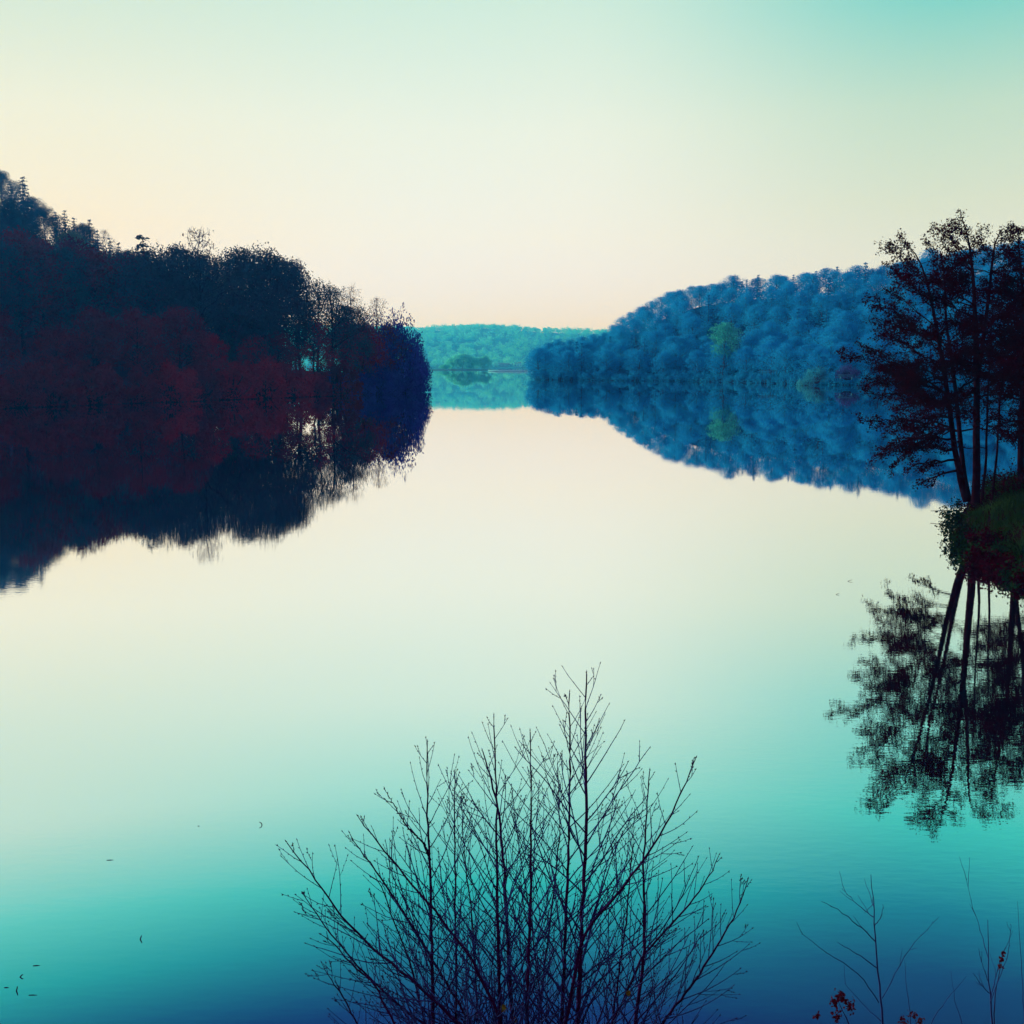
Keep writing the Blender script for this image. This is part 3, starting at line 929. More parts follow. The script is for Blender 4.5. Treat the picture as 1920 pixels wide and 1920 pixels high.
# ------------------------------------------------------------------ near alder on the right point
AY = 36.5
rng = np.random.default_rng(2024)
ST = {  # stems traced: px, py, distance offset, radius
    'a': [(1812, 940, 0, .13), (1802, 905, 0, .12), (1792, 850, -.1, .105), (1782, 770, -.2, .09), (1770, 680, -.3, .075), (1756, 590, -.3, .055), (1738, 510, -.2, .035), (1716, 462, 0, .018), (1690, 448, .1, .010)],
    'b': [(1817, 940, .3, .11), (1808, 890, .5, .10), (1800, 800, .9, .085), (1788, 700, 1.4, .07), (1772, 600, 1.8, .052), (1768, 520, 2.0, .034), (1760, 470, 2.1, .016)],
    'c': [(1829, 945, .1, .16), (1831, 890, .1, .145), (1833, 800, .1, .125), (1834, 700, 0, .11), (1832, 620, -.1, .09), (1828, 540, -.2, .065), (1822, 470, -.2, .04), (1812, 430, -.2, .02), (1802, 404, -.2, .010)],
    'd': [(1834, 700, 0, .085), (1848, 610, .4, .07), (1858, 520, .6, .05), (1866, 460, .8, .03), (1880, 430, .9, .014)],
    'e': [(1841, 940, -.4, .055), (1850, 860, -.7, .045), (1852, 760, -.9, .036), (1858, 660, -1.0, .026), (1862, 570, -1.1, .014)],
    'f': [(1858, 950, -.2, .05), (1870, 860, -.4, .042), (1876, 760, -.5, .032), (1888, 640, -.7, .02), (1900, 550, -.8, .012)],
}


def resample(pts, rad, k):
    pts = np.array(pts, float); rad = np.array(rad, float)
    s = np.concatenate([[0], np.cumsum(np.linalg.norm(np.diff(pts, axis=0), axis=1))]); s /= s[-1]
    u = np.linspace(0, 1, k)
    P = np.stack([np.interp(u, s, pts[:, i]) for i in range(3)], axis=1)
    P2 = P.copy(); P2[1:-1] = (P[:-2] + 2 * P[1:-1] + P[2:]) / 4
    return P2, np.interp(u, s, rad)


def near_tree(label, stems, dx=0, dz=0, dY=0, seed=0, targets=(), nleafscale=1.0, leafsize=.062, allround=26):
    rng = np.random.default_rng(seed)
    base = at(stems['c'][0][0] + dx, stems['c'][0][1] + dz, AY + dY)
    e = empty('alder_tree', base)
    tag(e, label, 'tree')
    off = np.array(base)
    br, lf = MB(), MB()
    tips = []
    SP = {}
    for kx, tr in stems.items():
        pts = [np.array(at(x + dx, y + dz, AY + dY + o)) - off for x, y, o, _ in tr]
        P, Rr = resample(pts, [q[3] for q in tr], 26)
        P = P + np.cumsum(rng.normal(size=P.shape) * .006, axis=0)
        SP[kx] = (P, Rr)
        m_ = MB(); m_.tube(P, Rr * .8, 9)
        m_.build('trunk', M['bark_dark'], e, smooth=True)
    LC = []

    def spray(p0, p1, r0, lvl, sag):
        L_ = np.linalg.norm(np.array(p1) - np.array(p0))
        k = max(3, int(L_ / .22)) if lvl < 2 else 3
        P = bend(p0, p1, rng, k, sag=sag, wob=.018 if lvl < 2 else .04)
        br.tube(P, np.linspace(r0, max(r0 * .22, .0035), len(P)), 5 if lvl == 0 else 3)
        d = P[-1] - P[0]; d /= max(np.linalg.norm(d), 1e-6)
        side = np.cross(d, (0, 0, 1.0)); side /= max(np.linalg.norm(side), 1e-6)
        if lvl < 2:
            n_ = int(L_ / (.19 if lvl == 0 else .12)) + 1
            for i in range(n_):
                t = .22 + .78 * (i + rng.random()) / n_
                if t > 1: continue
                c = np.array([np.interp(t, np.linspace(0, 1, len(P)), P[:, a]) for a in range(3)])
                sgn = 1 if i % 2 else -1
                ll = (.34 * L_ * (1.15 - t) + .16) if lvl == 0 else (.3 * L_ * (1.2 - t) + .08)
                ll *= rng.uniform(.7, 1.3)
                v = d * rng.uniform(.5, .9) + side * sgn * rng.uniform(.4, .9) + np.array([0, 0, rng.normal() * .48 + .04])
                v /= np.linalg.norm(v)
                spray(c, c + v * ll, r0 * (.5 if lvl == 0 else .55) * (1.1 - .5 * t), lvl + 1, rng.normal() * .03)
        # leaves along the outer part
        nl = int(L_ * (6 if lvl == 0 else 24 if lvl == 1 else 38) * nleafscale) + (1 if lvl else 0)
        for i in range(nl):
            t = rng.uniform(.35 if lvl == 0 else .1, 1.04)
            c = np.array([np.interp(t, np.linspace(0, 1, len(P)), P[:, a]) for a in range(3)])
            LC.append(c + rng.normal(size=3) * .052 + np.array([0, 0, -.02]))

    # branches to tips seen in the photograph
    for (kx, f, tx, ty, o, sag) in targets:
        P, Rr = SP[kx]
        i = int(f * 25)
        p1 = np.array(at(tx + dx, ty + dz, AY + dY + o)) - off
        spray(P[i], p1, max(Rr[i] * .38, .012), 0, sag)
    # and others all round, above the lower trunk
    for i in range(allround):
        kx = rng.choice(list(stems.keys()), p=None)
        P, Rr = SP[kx]
        f = rng.uniform(.30, .96)
        j = int(f * 25)
        az = rng.uniform(0, 6.283)
        ll = (2.6 * (1.15 - f) + .5) * rng.uniform(.7, 1.15)
        v = np.array([math.cos(az), math.sin(az), rng.uniform(-.05, .55)]); v /= np.linalg.norm(v)
        spray(P[j], P[j] + v * ll, max(Rr[j] * .35, .009), 0, rng.uniform(-.02, .05))
    lf.leaves(np.array(LC), leafsize, rng, up=.25, aspect=.78)
    br.build('branches', M['bark_dark'], e)
    lf.build('crown', M['leaf_alder'], e)
    return e


TG = [('a', .42, 1580, 662, -.8, .06), ('a', .40, 1640, 690, .6, .05), ('a', .36, 1622, 738, -.3, .05), ('a', .30, 1618, 792, .5, .06), ('a', .26, 1652, 842, -.6, .06),
      ('a', .22, 1640, 860, .3, .08), ('a', .18, 1700, 880, -.4, .06), ('a', .15, 1722, 908, .3, .05), ('a', .56, 1622, 560, -.5, .06), ('a', .60, 1636, 606, .8, .05), ('a', .66, 1662, 545, .3, .04),
      ('a', .50, 1645, 625, -1.2, .06), ('a', .74, 1668, 500, -.3, .04), ('a', .82, 1664, 466, .0, .05), ('a', .88, 1684, 440, .2, .05), ('b', .5, 1640, 720, 2.2, .06), ('b', .6, 1690, 600, 3.0, .05),
      ('b', .8, 1700, 505, 2.6, .05), ('b', .9, 1735, 450, 2.2, .05), ('c', .8, 1762, 432, -.5, .06), ('c', .86, 1746, 424, .1, .05), ('c', .9, 1790, 410, -.4, .03), ('c', .95, 1800, 398, -.2, .02),
      ('c', .88, 1842, 428, -.1, .03), ('c', .7, 1745, 520, -1.0, .05), ('c', .6, 1760, 600, -1.4, .05), ('c', .5, 1770, 690, -1.6, .05), ('c', .45, 1780, 760, -1.5, .05), ('c', .4, 1760, 800, -1.8, .05),
      ('c', .55, 1905, 640, -1.2, .05), ('c', .45, 1912, 720, -1.0, .05), ('d', .5, 1910, 560, .3, .05), ('d', .7, 1915, 490, .5, .04), ('d', .9, 1900, 432, .9, .04), ('d', .95, 1894, 424, .9, .03),
      ('e', .5, 1925, 780, -1.2, .05), ('e', .4, 1900, 830, -1.2, .04), ('f', .5, 1950, 700, -.6, .04), ('f', .6, 1955, 600, -.6, .04), ('b', .3, 1700, 830, 1.8, .06), ('b', .4, 1680, 770, 2.4, .06),
      ('a', .33, 1690, 800, -1.4, .06), ('a', .46, 1700, 690, -1.8, .05), ('a', .28, 1668, 880, .9, .07), ('b', .7, 1660, 640, 2.6, .05)]
near_tree('tall leaning multi-stemmed alder with dark maroon leaves on the grassy point', ST, seed=5, targets=TG, allround=74, nleafscale=1.0)
ST2 = {
    'c': [(1916, 945, 2.6, .15), (1914, 860, 2.6, .13), (1918, 740, 2.4, .11), (1922, 620, 2.4, .085), (1916, 520, 2.3, .05), (1910, 450, 2.3, .02)],
    'd': [(1914, 860, 2.6, .1), (1940, 740, 3, .085), (1960, 600, 3.2, .06), (1968, 500, 3.2, .025)],
}
TG2 = [('c', .5, 1862, 660, 2.0, .05), ('c', .6, 1868, 580, 2.4, .05), ('c', .75, 1872, 510, 2.0, .05), ('c', .85, 1880, 465, 2.4, .04), ('c', .4, 1860, 740, 2.2, .05), ('c', .35, 1866, 800, 1.6, .05),
       ('c', .9, 1892, 432, 2.3, .02), ('c', .97, 1908, 425, 2.3, .02), ('d', .5, 1990, 620, 3, .05), ('d', .7, 2000, 540, 3, .05)]
near_tree('dense maroon alder cut by the right edge of the photo', ST2, seed=9, targets=TG2, allround=84, nleafscale=1.25)


# ------------------------------------------------------------------ vegetation of the point
def rbz(X, Y): return float(rb_h(np.array([float(X)]), np.array([float(Y)]))[0])


rng = np.random.default_rng(31)
nb = 26000
Yg = rng.uniform(24, 48, nb); Xg = rb_shore(Yg) + rng.random(nb) ** 1.2 * 9 + .15
Zg = rb_h(Xg, Yg)
k_ = Zg > -.05
Xg, Yg, Zg = Xg[k_], Yg[k_], Zg[k_]
patch = vnoise(Xg * 1.6, Yg * 1.6, 12)
hgt = (.16 + .3 * np.clip(patch + .4, 0, 1)) * rng.uniform(.6, 1.25, len(Xg))
th = rng.uniform(0, 6.283, len(Xg)); wd = .014
lean = rng.normal(size=(len(Xg), 2)) * .13 + np.array([-.05, -.08])
b0 = np.stack([Xg - np.cos(th) * wd, Yg - np.sin(th) * wd, Zg - .03], 1); b1_ = np.stack([Xg + np.cos(th) * wd, Yg + np.sin(th) * wd, Zg - .03], 1)
m0 = np.stack([Xg + lean[:, 0] * .5 - np.cos(th) * wd * .7, Yg + lean[:, 1] * .5, Zg + hgt * .62], 1); m1 = np.stack([Xg + lean[:, 0] * .5 + np.cos(th) * wd * .7, Yg + lean[:, 1] * .5, Zg + hgt * .62], 1)
tp = np.stack([Xg + lean[:, 0] * 1.5, Yg + lean[:, 1] * 1.5, Zg + hgt], 1)
V = np.stack([b0, b1_, m1, m0, tp], 1)
ix = np.arange(len(Xg))[:, None] * 5
mb = MB(); mb.add(V, ix + np.array([[0, 1, 2, 3]]))
f3 = ix + np.array([[3, 2, 4]])
mb.f.append(f3); mb.mi.append(np.zeros(len(f3)))
tag(mb.build('grass', M['grass']), 'dark green grass on the point below the alder', 'grass', kind='stuff')


def low_bush(px, py, Y, H, Rx, seed, mat, label, grp=None):
    p = at(px, py, Y)
    g0 = max(rbz(p.x, Y), -.1)
    rng = np.random.default_rng(seed)
    e = empty('bush', (p.x, Y, g0))
    tag(e, label, 'bush', grp)
    tb, cb = MB(), MB()
    P = []
    for i in range(26):
        az = rng.uniform(0, 6.283); rr = Rx * math.sqrt(rng.random())
        tip = np.array([math.cos(az) * rr, math.sin(az) * rr, H * rng.uniform(.35, 1.0) * (1 - .4 * (rr / Rx) ** 2)])
        b = bend((tip[0] * .2, tip[1] * .2, -.15), tip, rng, 5, sag=.08, wob=.03)
        tb.tube(b, np.linspace(.012, .004, 6), 3)
        for j in range(26):
            t = rng.uniform(.25, 1.03)
            c = np.array([np.interp(t, np.linspace(0, 1, 6), b[:, a]) for a in range(3)])
            P.append(c + rng.normal(size=3) * .07)
    cb.leaves(np.array(P), .085, rng, up=.3, aspect=.7)
    tb.build('stems', M['bark_dark'], e); cb.build('foliage', mat, e)


low_bush(1803, 1012, 35.5, .85, .58, 1, M['leaf_bank'], 'leafy green bush hanging over the water at the tip of the point', 'low bushes on the point')
low_bush(1788, 970, 39.5, .8, .6, 2, M['leaf_bank'], 'small dark bush on the far edge of the point below the alder', 'low bushes on the point')
low_bush(1800, 1040, 32.8, .7, .55, 3, M['leaf_bank'], 'low dark bush on the near edge of the point, close to the waterline', 'low bushes on the point')
low_bush(1840, 935, 37.6, 1.1, .9, 4, M['leaf_alder'], 'maroon undergrowth around the foot of the alder', 'low bushes on the point')
low_bush(1890, 930, 39, 1.3, 1.1, 5, M['leaf_alder'], 'maroon undergrowth at the foot of the dense alder by the right edge', 'low bushes on the point')
for i, (px, py, Y, H, Rx) in enumerate([(1832, 1048, 31.2, .6, .55), (1862, 1062, 30, .6, .6), (1890, 1076, 29, .6, .65), (1918, 1088, 28.2, .65, .6), (1945, 1098, 27.5, .6, .6), (1850, 1030, 32, .5, .6), (1900, 1052, 30.4, .5, .6), (1870, 1042, 31.2, .45, .5)]):
    low_bush(px, py, Y, H, Rx, 20 + i, M['leaf_alder'] if i % 3 else M['leaf_bank'], 'dark overhanging bush in the row along the near waterline of the point', 'bushes along the near waterline of the point')
low_bush(1840, 1060, 30.5, .55, .6, 6, M['leaf_alder'], 'dark maroon bush low on the bank nearest the viewer', 'low bushes on the point')


def stick(name, label, pts, r0, r1, mat=None, n=5):
    mb = MB()
    p0 = Vector(pts[0])
    mb.tube([Vector(p) - p0 for p in pts], np.linspace(r0, r1, len(pts)), n)
    o = mb.build(name, mat or M['bark_dark'])
    o.location = p0
    return tag(o, label, 'branch')


stick('branch', 'thin straight bare branch reaching level over the water from the point', [at(1800, 959, 40), at(1775, 957.5, 40.2), at(1745, 958, 40.4)], .02, .009)
stick('branch', 'short dead twig poking out of the near side of the point', [at(1780, 1042, 33.2), at(1762, 1039, 33.3), at(1742, 1035, 33.4)], .012, .004)

# twigs standing out of the water, each doubled by its reflection
TW = [((492, 1547), (-.055, 0, .055), 'bent twig sticking out of the open water like an arrowhead'),
      ((262, 1761), (.03, 0, .055), 'thin upright curved twig in the water at the lower left'),
      ((200, 1613), (.11, .01, .015), 'flat floating twig left of the arrowhead shaped twig'),
      ((371, 1549), (.03, 0, .015), 'tiny dark speck of a twig in the water left of the arrowhead shaped twig'),
      ((62, 1811), (.09, .01, .015), 'twig floating topmost of the cluster by the left edge'),
      ((36, 1832), (.05, .01, .03), 'short hooked twig in the middle of the cluster by the left edge'),
      ((30, 1858), (.02, 0, .06), 'upright bent twig lowest of the cluster by the left edge'),
      ((54, 1866), (.11, 0, .012), 'long flat twig right of the upright bent one by the left edge'),
      ((8, 1852), (.06, 0, .015), 'flat twig at the very left edge of the water'),
      ((1588, 1090), (.22, .05, .05), 'small branch end floating left of the alder reflection'),
      ((1566, 1115), (.16, .05, .03), 'faint twig floating farthest left of the alder reflection')]
for (px, py), d, lab in TW:
    p = on_water(px, py)
    d = Vector(d) * .62
    r0 = .006 if d.length < .2 else .012
    stick('twig', lab, ([p + Vector((0, 0, -.01)), p + d * .5 + Vector((.004, 0, .006)), p + d] if d.z > .018 else [p + Vector((0, 0, -.002)), p + d * .5 + Vector((0, .006, -.012)) * .3, p + Vector((d.x, d.y, -.002))]), r0, r0 * .6, M['twig'])

# ------------------------------------------------------------------ bare shrub in the foreground
SY = 4.6
FS = [  # traced stems: (px, py, distance offset), base radius in px, branch scale
    ([(816, 2260, 0), (812, 1920, 0), (810, 1780, .05), (806, 1620, .08), (801, 1500, .1), (801, 1392, .1)], 5.4, 1.0),
    ([(866, 2260, .3), (856, 1920, .2), (855, 1800, .2), (853, 1600, .22), (852, 1448, .25)], 4.6, .9),
    ([(945, 2260, -.2), (937, 1920, -.1), (935, 1800, -.1), (931, 1640, -.05), (931, 1500, 0), (926, 1343, 0)], 5.6, 1.05),
    ([(975, 2260, .1), (962, 1920, .15), (953, 1780, .2), (946, 1640, .2), (936, 1520, .25), (915, 1440, .3), (905, 1408, .3)], 5.6, 1.0),
    ([(985, 2260, -.3), (987, 1920, -.2), (994, 1720, -.15), (996, 1560, -.1), (994, 1372, -.1)], 5.4, .95),
    ([(1045, 2260, .2), (1053, 1920, .2), (1060, 1750, .2), (1068, 1540, .2), (1069, 1400, .2), (1068, 1299, .2)], 5.6, 1.0),
    ([(1070, 2260, -.1), (1082, 1920, -.1), (1092, 1720, -.1), (1100, 1540, -.08), (1097, 1380, -.05), (1100, 1263, -.05)], 6.6, 1.15),
    ([(1160, 2260, 0), (1190, 1920, 0), (1207, 1800, .02), (1208, 1700, .05), (1206, 1620, .05), (1212, 1530, .1), (1218, 1446, .1)], 5.0, .95),
    ([(1060, 1920, -.3), (1092, 1752, -.3), (1150, 1685, -.32), (1225, 1588, -.35), (1272, 1500, -.38), (1304, 1423, -.4)], 4.0, .8),
    ([(1190, 2050, .25), (1240, 1920, .2), (1310, 1830, .2), (1352, 1760, .2), (1384, 1705, .2), (1402, 1650, .2)], 4.0, .85),
    ([(1130, 1960, .35), (1206, 1790, .35), (1285, 1705, .35), (1326, 1650, .35), (1348, 1604, .35)], 3.6, .8),
    ([(930, 2150, -.3), (880, 1935, -.3), (780, 1845, -.32), (690, 1770, -.33), (640, 1720, -.35), (590, 1645, -.38), (538, 1580, -.4)], 4.2, .9),
    ([(900, 2100, .2), (850, 1960, .2), (740, 1880, .2), (660, 1800, .2), (600, 1725, .2), (568, 1676, .2)], 3.8, .9),
    ([(935, 1900, -.25), (880, 1790, -.25), (812, 1705, -.25), (745, 1625, -.26), (700, 1570, -.28), (672, 1532, -.3)], 3.6, .8),
    ([(930, 2000, .1), (830, 1830, .1), (760, 1715, .1), (710, 1640, .1), (680, 1602, .1), (656, 1563, .1)], 3.6, .85),
    ([(807, 1612, .08), (796, 1583, .04), (765, 1552, -.02), (742, 1515, -.05), (722, 1481, -.05)], 2.8, .7),
    ([(780, 2150, -.1), (760, 1960, -.1), (700, 1840, -.1), (650, 1800, -.1), (625, 1765, -.1), (603, 1808 - 55, -.1)], 3.2, .7),
    ([(830, 2100, .4), (800, 1930, .4), (768, 1800, .4), (735, 1720, .4), (712, 1650, .4), (697, 1645, .4)], 3.2, .9),
    ([(1000, 2150, .5), (1010, 1900, .5), (1035, 1700, .5), (1050, 1560, .5), (1046, 1415, .5)], 3.6, 1.0),
    ([(1120, 2150, .5), (1150, 1900, .5), (1175, 1720, .5), (1185, 1600, .5), (1190, 1520, .5)], 3.6, 1.0),
    ([(890, 2150, .5), (895, 1900, .5), (885, 1720, .5), (870, 1600, .5), (865, 1500, .5)], 3.4, 1.0),
    ([(700, 2150, .1), (690, 1960, .1), (650, 1880, .1), (622, 1840, .1), (604, 1807, .1)], 2.8, .7),
    ([(1020, 2150, .7), (1020, 1950, .7), (1000, 1750, .7), (975, 1600, .7), (960, 1480, .7)], 3.2, 1.0),
]
rng = np.random.default_rng(99)
shrub_base = at(980, 2300, SY)
shrub = empty('bare_shrub', shrub_base)
tag(shrub, 'bare many-stemmed shrub with budded twigs rising before the water', 'shrub')
OFF = np.array(shrub_base)
PXM = SY / F          # metres per pixel at the shrub


def bud(mb, p, d, ln, r):
    d = d / max(np.linalg.norm(d), 1e-9)
    a = np.cross(d, (0.3, .5, .8)); a /= np.linalg.norm(a); b = np.cross(d, a)
    m = p + d * ln * .4
    vs = [p, m + a * r, m + b * r, m - a * r, m - b * r, p + d * ln]
    mb.add(vs, [(0, 2, 1), (0, 3, 2), (0, 4, 3), (0, 1, 4), (5, 1, 2), (5, 2, 3), (5, 3, 4), (5, 4, 1)])


def twig(tw, bd, p0, d0, L_, r0, lvl, up=.35):
    """one twig that curves upward a little, kinking at its nodes, with alternate buds and side twigs"""
    k = max(4, int(L_ / .032))
    pts = [p0]; d = d0 / np.linalg.norm(d0); p = p0.copy()
    for i in range(k):
        d = d + np.array([0, 0, up / k]) + rng.normal(size=3) * .045
        d /= np.linalg.norm(d)
        p = p + d * L_ / k
        pts.append(p.copy())
    pts = np.array(pts)
    tw.tube(pts, np.linspace(r0, max(r0 * .42, .00085), len(pts)), 4 if lvl else 5)
    for i in range(1, len(pts)):
        dd = pts[i] - pts[i - 1]
        sd = rng.normal(size=3); sd -= dd * np.dot(sd, dd) / np.dot(dd, dd); sd /= np.linalg.norm(sd)
        if lvl < 2 and 1 < i < len(pts) - 1 and rng.random() < (.22 if lvl == 0 else .12):
            rem = 1 - i / len(pts)
            v = dd / np.linalg.norm(dd) * .82 + sd * .55 + np.array([0, 0, .1])
            twig(tw, bd, pts[i], v, L_ * rng.uniform(.25, .55) * (.35 + rem), r0 * .58, lvl + 1, up * .8)
        else:
            v = dd / np.linalg.norm(dd) * .8 + sd * .6
            bud(bd, pts[i], v, rng.uniform(.006, .011), rng.uniform(.0014, .0022))
    bud(bd, pts[-1], pts[-1] - pts[-2], .012, .0019)


KP = 54
for (tr, rpx, bs) in FS:
    pts = [np.array(at(x, y, SY + o)) - OFF for x, y, o in tr]
    rad = [rpx * PXM * f for f in np.linspace(1.0, .22, len(pts))]
    if tr[0][1] > 1800:                     # every stem rises from the one rootstock in the bank
        rx, ry = rng.uniform(-.12, .12), rng.uniform(-.10, .10)
        gz = float(near_h(np.array([OFF[0] + rx]), np.array([OFF[1] + ry]))[0])
        pts.insert(0, np.array([rx + pts[0][0] * .3, ry, gz - .06 - OFF[2]])); rad.insert(0, rad[0] * 1.15)
    P, Rr = resample(pts, rad, KP)
    P[1:-1] += rng.normal(size=(KP - 2, 3)) * .0016
    sm = MB(); sm.tube(P, Rr * .88, 7)
    tip_d = P[-1] - P[-2]
    stem = sm.build('stem', M['twig'], shrub, smooth=True)
    tw, bd = MB(), MB(); bd.cur = 1
    seg = np.linalg.norm(P[-1] - P[0])
    step = max(1, int(round(.036 / (seg / (KP - 1)))))
    side = rng.integers(0, 2)
    az0 = rng.uniform(0, 6.283)
    zvis = at(900, 1960, SY).z - OFF[2]
    i = 4
    while i < KP - 1:
        if P[i][2] > zvis - .35:
            d = P[min(i + 1, KP - 1)] - P[i - 1]; d /= np.linalg.norm(d)
            f = i / (KP - 1)
            az0 += 2.4 + rng.normal() * .5
            hv = np.array([math.cos(az0), .75 * math.sin(az0), 0.0])
            hv -= d * np.dot(hv, d); hv /= np.linalg.norm(hv)
            below = (P[-1][2] - P[i][2])
            L_ = (.10 + .52 * below) * rng.uniform(.55, 1.1) * bs
            L_ = min(L_, .46)
            if below < .05: L_ = .02 + .5 * below
            v = d * .80 + hv * rng.uniform(.55, .75)
            twig(tw, bd, P[i], v, L_, max(Rr[i] * .42, .0014), 0)
        i += max(1, int(rng.uniform(.8, 2.0) * step))
    for i in range(KP // 2, KP):
        d = P[i] - P[i - 1]; hv = rng.normal(size=3); hv -= d * np.dot(hv, d) / np.dot(d, d); hv /= np.linalg.norm(hv)
        bud(bd, P[i], d / np.linalg.norm(d) * .8 + hv * .5, .009, .002)
    bud(bd, P[-1], tip_d, .016, .0024)
    tw.v += bd.v; tw.f += [f + tw.n for f in bd.f]; tw.mi += bd.mi; tw.n += bd.n
    tw.build('twigs', [M['twig_fine'], M['twig']], stem)


def leaf_blade(name, parent_obj, p, size, mat, seed=0):
    rng_ = np.random.default_rng(seed)
    mb = MB()
    n_ = 8
    vs = [(0, 0, 0)]
    for i in range(n_):
        a = 2 * math.pi * i / n_
        vs.append((math.cos(a) * size * .5, .1 * size * math.sin(2 * a), math.sin(a) * size * .62))
    fs = [(0, 1 + i, 1 + (i + 1) % n_) for i in range(n_)]
    mb.add(np.array(vs) + np.array(p), fs)
    return mb.build(name, mat, parent_obj)


for i, (px, py, sz) in enumerate([(943, 1891, .028), (965, 1912, .022), (1178, 1862, .02)]):
    leaf_blade('leaf', shrub, np.array(at(px, py, SY - .15)) - OFF, sz, M['leaf_green'], i)


# ------------------------------------------------------------------ sapling and stalks at the lower right
def sapling(label, Y, stem, rpx, branches, mat, grp=None, name='sapling'):
    base = at(stem[0][0], stem[0][1], Y)
    e = empty(name, base)
    tag(e, label, 'sapling' if name == 'sapling' else 'plant', grp)
    of = np.array(base)
    P, Rr = resample([np.array(at(x, y, Y)) - of for x, y in stem], [rpx * .75 * Y / F * f for f in np.linspace(1, .22, len(stem))], 26)
    P[1:-1] += rng.normal(size=(24, 3)) * .0012
    gz = float(near_h(np.array([base.x]), np.array([base.y]))[0]) - .05 - base.z
    m_ = MB(); m_.tube(np.concatenate([[[0.02, -.03, gz]], P]), np.concatenate([[Rr[0] * 1.2], Rr]), 6); m_.build('stem', mat, e, smooth=True)
    tw, bd = MB(), MB()
    for k, br in enumerate(branches):
        dep = [Y + (.05 * j * (1 if k % 2 else -1)) for j in range(len(br))]
        Q, r_ = resample([np.array(at(x, y, d)) - of for (x, y), d in zip(br, dep)], [rpx * .33 * Y / F * f for f in np.linspace(1, .35, len(br))], 12)
        Q[1:-1] += rng.normal(size=(10, 3)) * .0014
        tw.tube(Q, r_, 4)
        for j in range(2, 12):
            d = Q[j] - Q[j - 1]
            if rng.random() < .7: bud(bd, Q[j], d / np.linalg.norm(d) + rng.normal(size=3) * .4, .008, .0016)
            if rng.random() < .16:
                v = d / np.linalg.norm(d) + rng.normal(size=3) * .35 + np.array([0, 0, .2])
                tw.tube(bend(Q[j], Q[j] + v * .07, rng, 3, wob=.02), np.linspace(.0013, .0007, 4), 3)
    if tw.v: tw.build('twigs', mat, e)
    if bd.v: bd.build('buds', mat, e)
    return e, of


sapling('slender sapling with spreading bare branches at the lower right', 4.8, [(1665, 2200), (1655, 1920), (1650, 1850), (1643, 1790), (1640, 1730), (1637, 1690), (1633, 1640)], 3.4,
        [[(1648, 1880), (1618, 1835), (1590, 1810), (1555, 1790), (1505, 1752)], [(1654, 1872), (1680, 1820), (1715, 1765), (1760, 1720)],
         [(1641, 1765), (1610, 1735), (1575, 1708), (1540, 1690)], [(1639, 1720), (1612, 1700), (1580, 1668)], [(1645, 1815), (1610, 1790), (1572, 1768)],
         [(1652, 1915), (1620, 1885), (1585, 1845)], [(1640, 1735), (1652, 1722), (1656, 1698)], [(1638, 1700), (1634, 1688)]], M['twig_fine'])
sapling('thin forked sapling near the right edge of the water', 5.0, [(1862, 2200), (1860, 1920), (1857, 1870), (1854, 1840), (1853, 1780), (1852, 1725)], 3.0,
        [[(1854, 1842), (1842, 1810), (1835, 1780)], [(1858, 1870), (1870, 1820), (1880, 1788)], [(1855, 1862), (1838, 1845), (1825, 1825)], [(1854, 1800), (1845, 1765), (1828, 1715), (1812, 1650)], [(1856, 1880), (1890, 1790), (1896, 1735)]], M['twig_fine'])
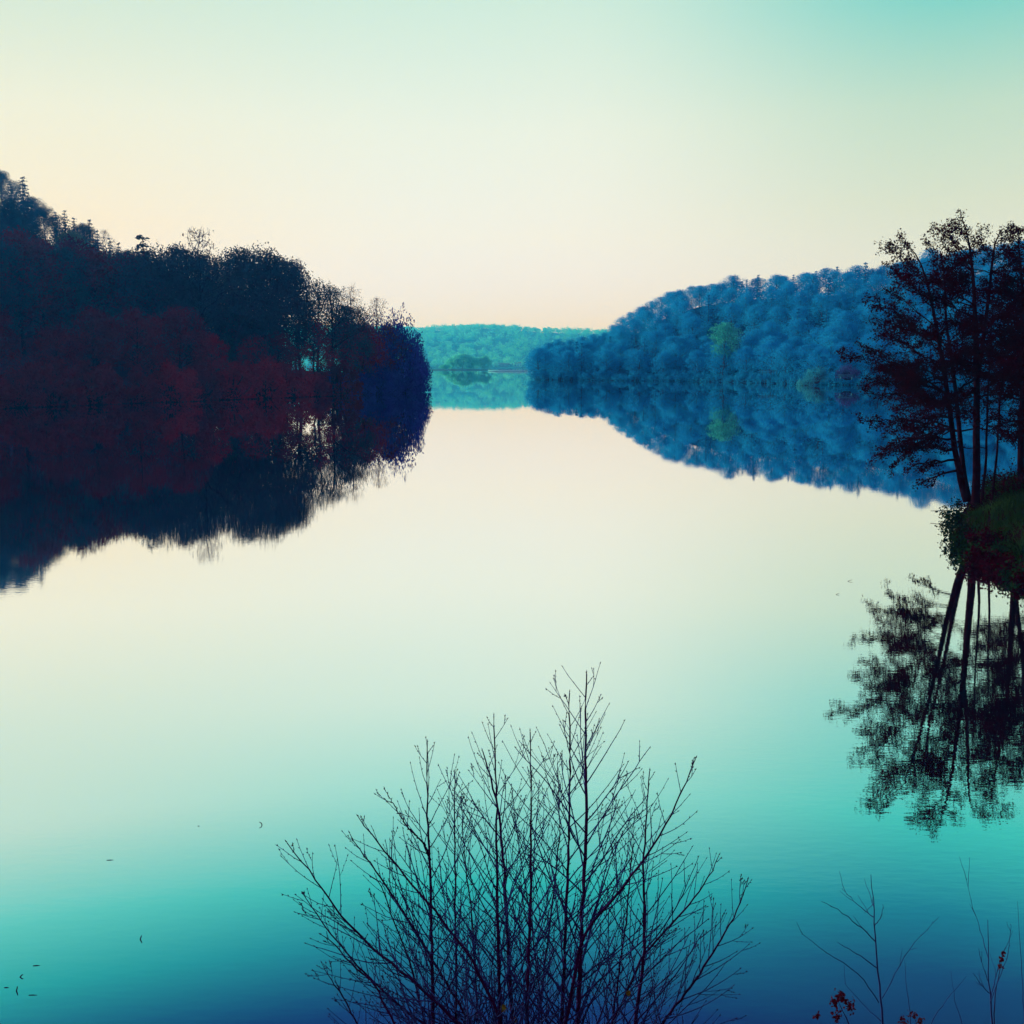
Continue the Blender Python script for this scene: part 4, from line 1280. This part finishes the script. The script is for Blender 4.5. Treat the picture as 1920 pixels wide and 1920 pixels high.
for (stem, lab) in [([(1710, 2150), (1708, 1910), (1700, 1850), (1696, 1800)], 'single thin bare stalk between the slender sapling and the forked one'),
                    ([(1735, 2150), (1745, 1915), (1780, 1868), (1812, 1830)], 'slanting bare stalk running up to the forked sapling'),
                    ([(1800, 2150), (1805, 1915), (1790, 1880), (1783, 1820)], 'thin faint stalk just left of the forked sapling'),
                    ([(1925, 2150), (1920, 1900), (1914, 1790), (1908, 1690)], 'thin stalk cut by the right edge')]:
    sapling(lab, 5.1, stem, 1.5, [], M['twig_fine'], 'thin stalks at the lower right', 'stalk')


def seed_plant(label, Y, stem, rpx, heads, nleaf=46):
    e, of = sapling(label, Y, stem, rpx, [], M['twig'], 'plants with withered maroon leaves at the lower right', 'withered_plant')
    lf = MB(); P = []
    for (x, y, s) in heads:
        c = np.array(at(x, y, Y)) - of
        m = int(nleaf * s / 12)
        P.append(c + rng.normal(size=(m, 3)) * np.array([s, s, s * 1.2]) * .42 * Y / F)
    lf.leaves(np.concatenate(P), .016, rng, up=.2, aspect=.6)
    lf.build('leaves', M['leaf_dry'], e)


seed_plant('withered plant with maroon leaf clusters left of the slender sapling', 4.4, [(1640, 2200), (1592, 1915), (1575, 1890), (1570, 1870)], 2.2,
           [(1575, 1868, 12), (1564, 1880, 8), (1594, 1888, 11), (1568, 1905, 11), (1584, 1875, 8), (1532, 1906, 6)])
seed_plant('low withered plant with a leaf tuft right of the slender sapling', 4.4, [(1730, 2200), (1718, 1925), (1714, 1905)], 2.0, [(1712, 1902, 9), (1724, 1912, 8), (1690, 1914, 9)], 30)
seed_plant('withered stalk with a narrow seed head beside the forked sapling', 5.0, [(1868, 2200), (1864, 1890), (1872, 1830), (1882, 1782)], 1.8, [(1878, 1800, 5), (1881, 1788, 4), (1875, 1812, 5)], 40)

# ------------------------------------------------------------------ air
mb = MB()
mb.box(0, (YW0 + YW1) / 2, 71, 2 * XW + 20, YW1 - YW0 + 20, 144)
mh, n, l = new_mat('haze_air')
o = n.new('ShaderNodeOutputMaterial')
pv = n.new('ShaderNodeVolumePrincipled')
pv.inputs['Color'].default_value = (.012, .33, .98, 1)
pv.inputs['Absorption Color'].default_value = (1, 1, 1, 1)
pv.inputs['Density'].default_value = .00047
pv.inputs['Anisotropy'].default_value = .35
l.new(pv.outputs[0], o.inputs['Volume'])
tag(mb.build('haze', mh), 'pale blue haze over the lake', 'haze', kind='stuff')
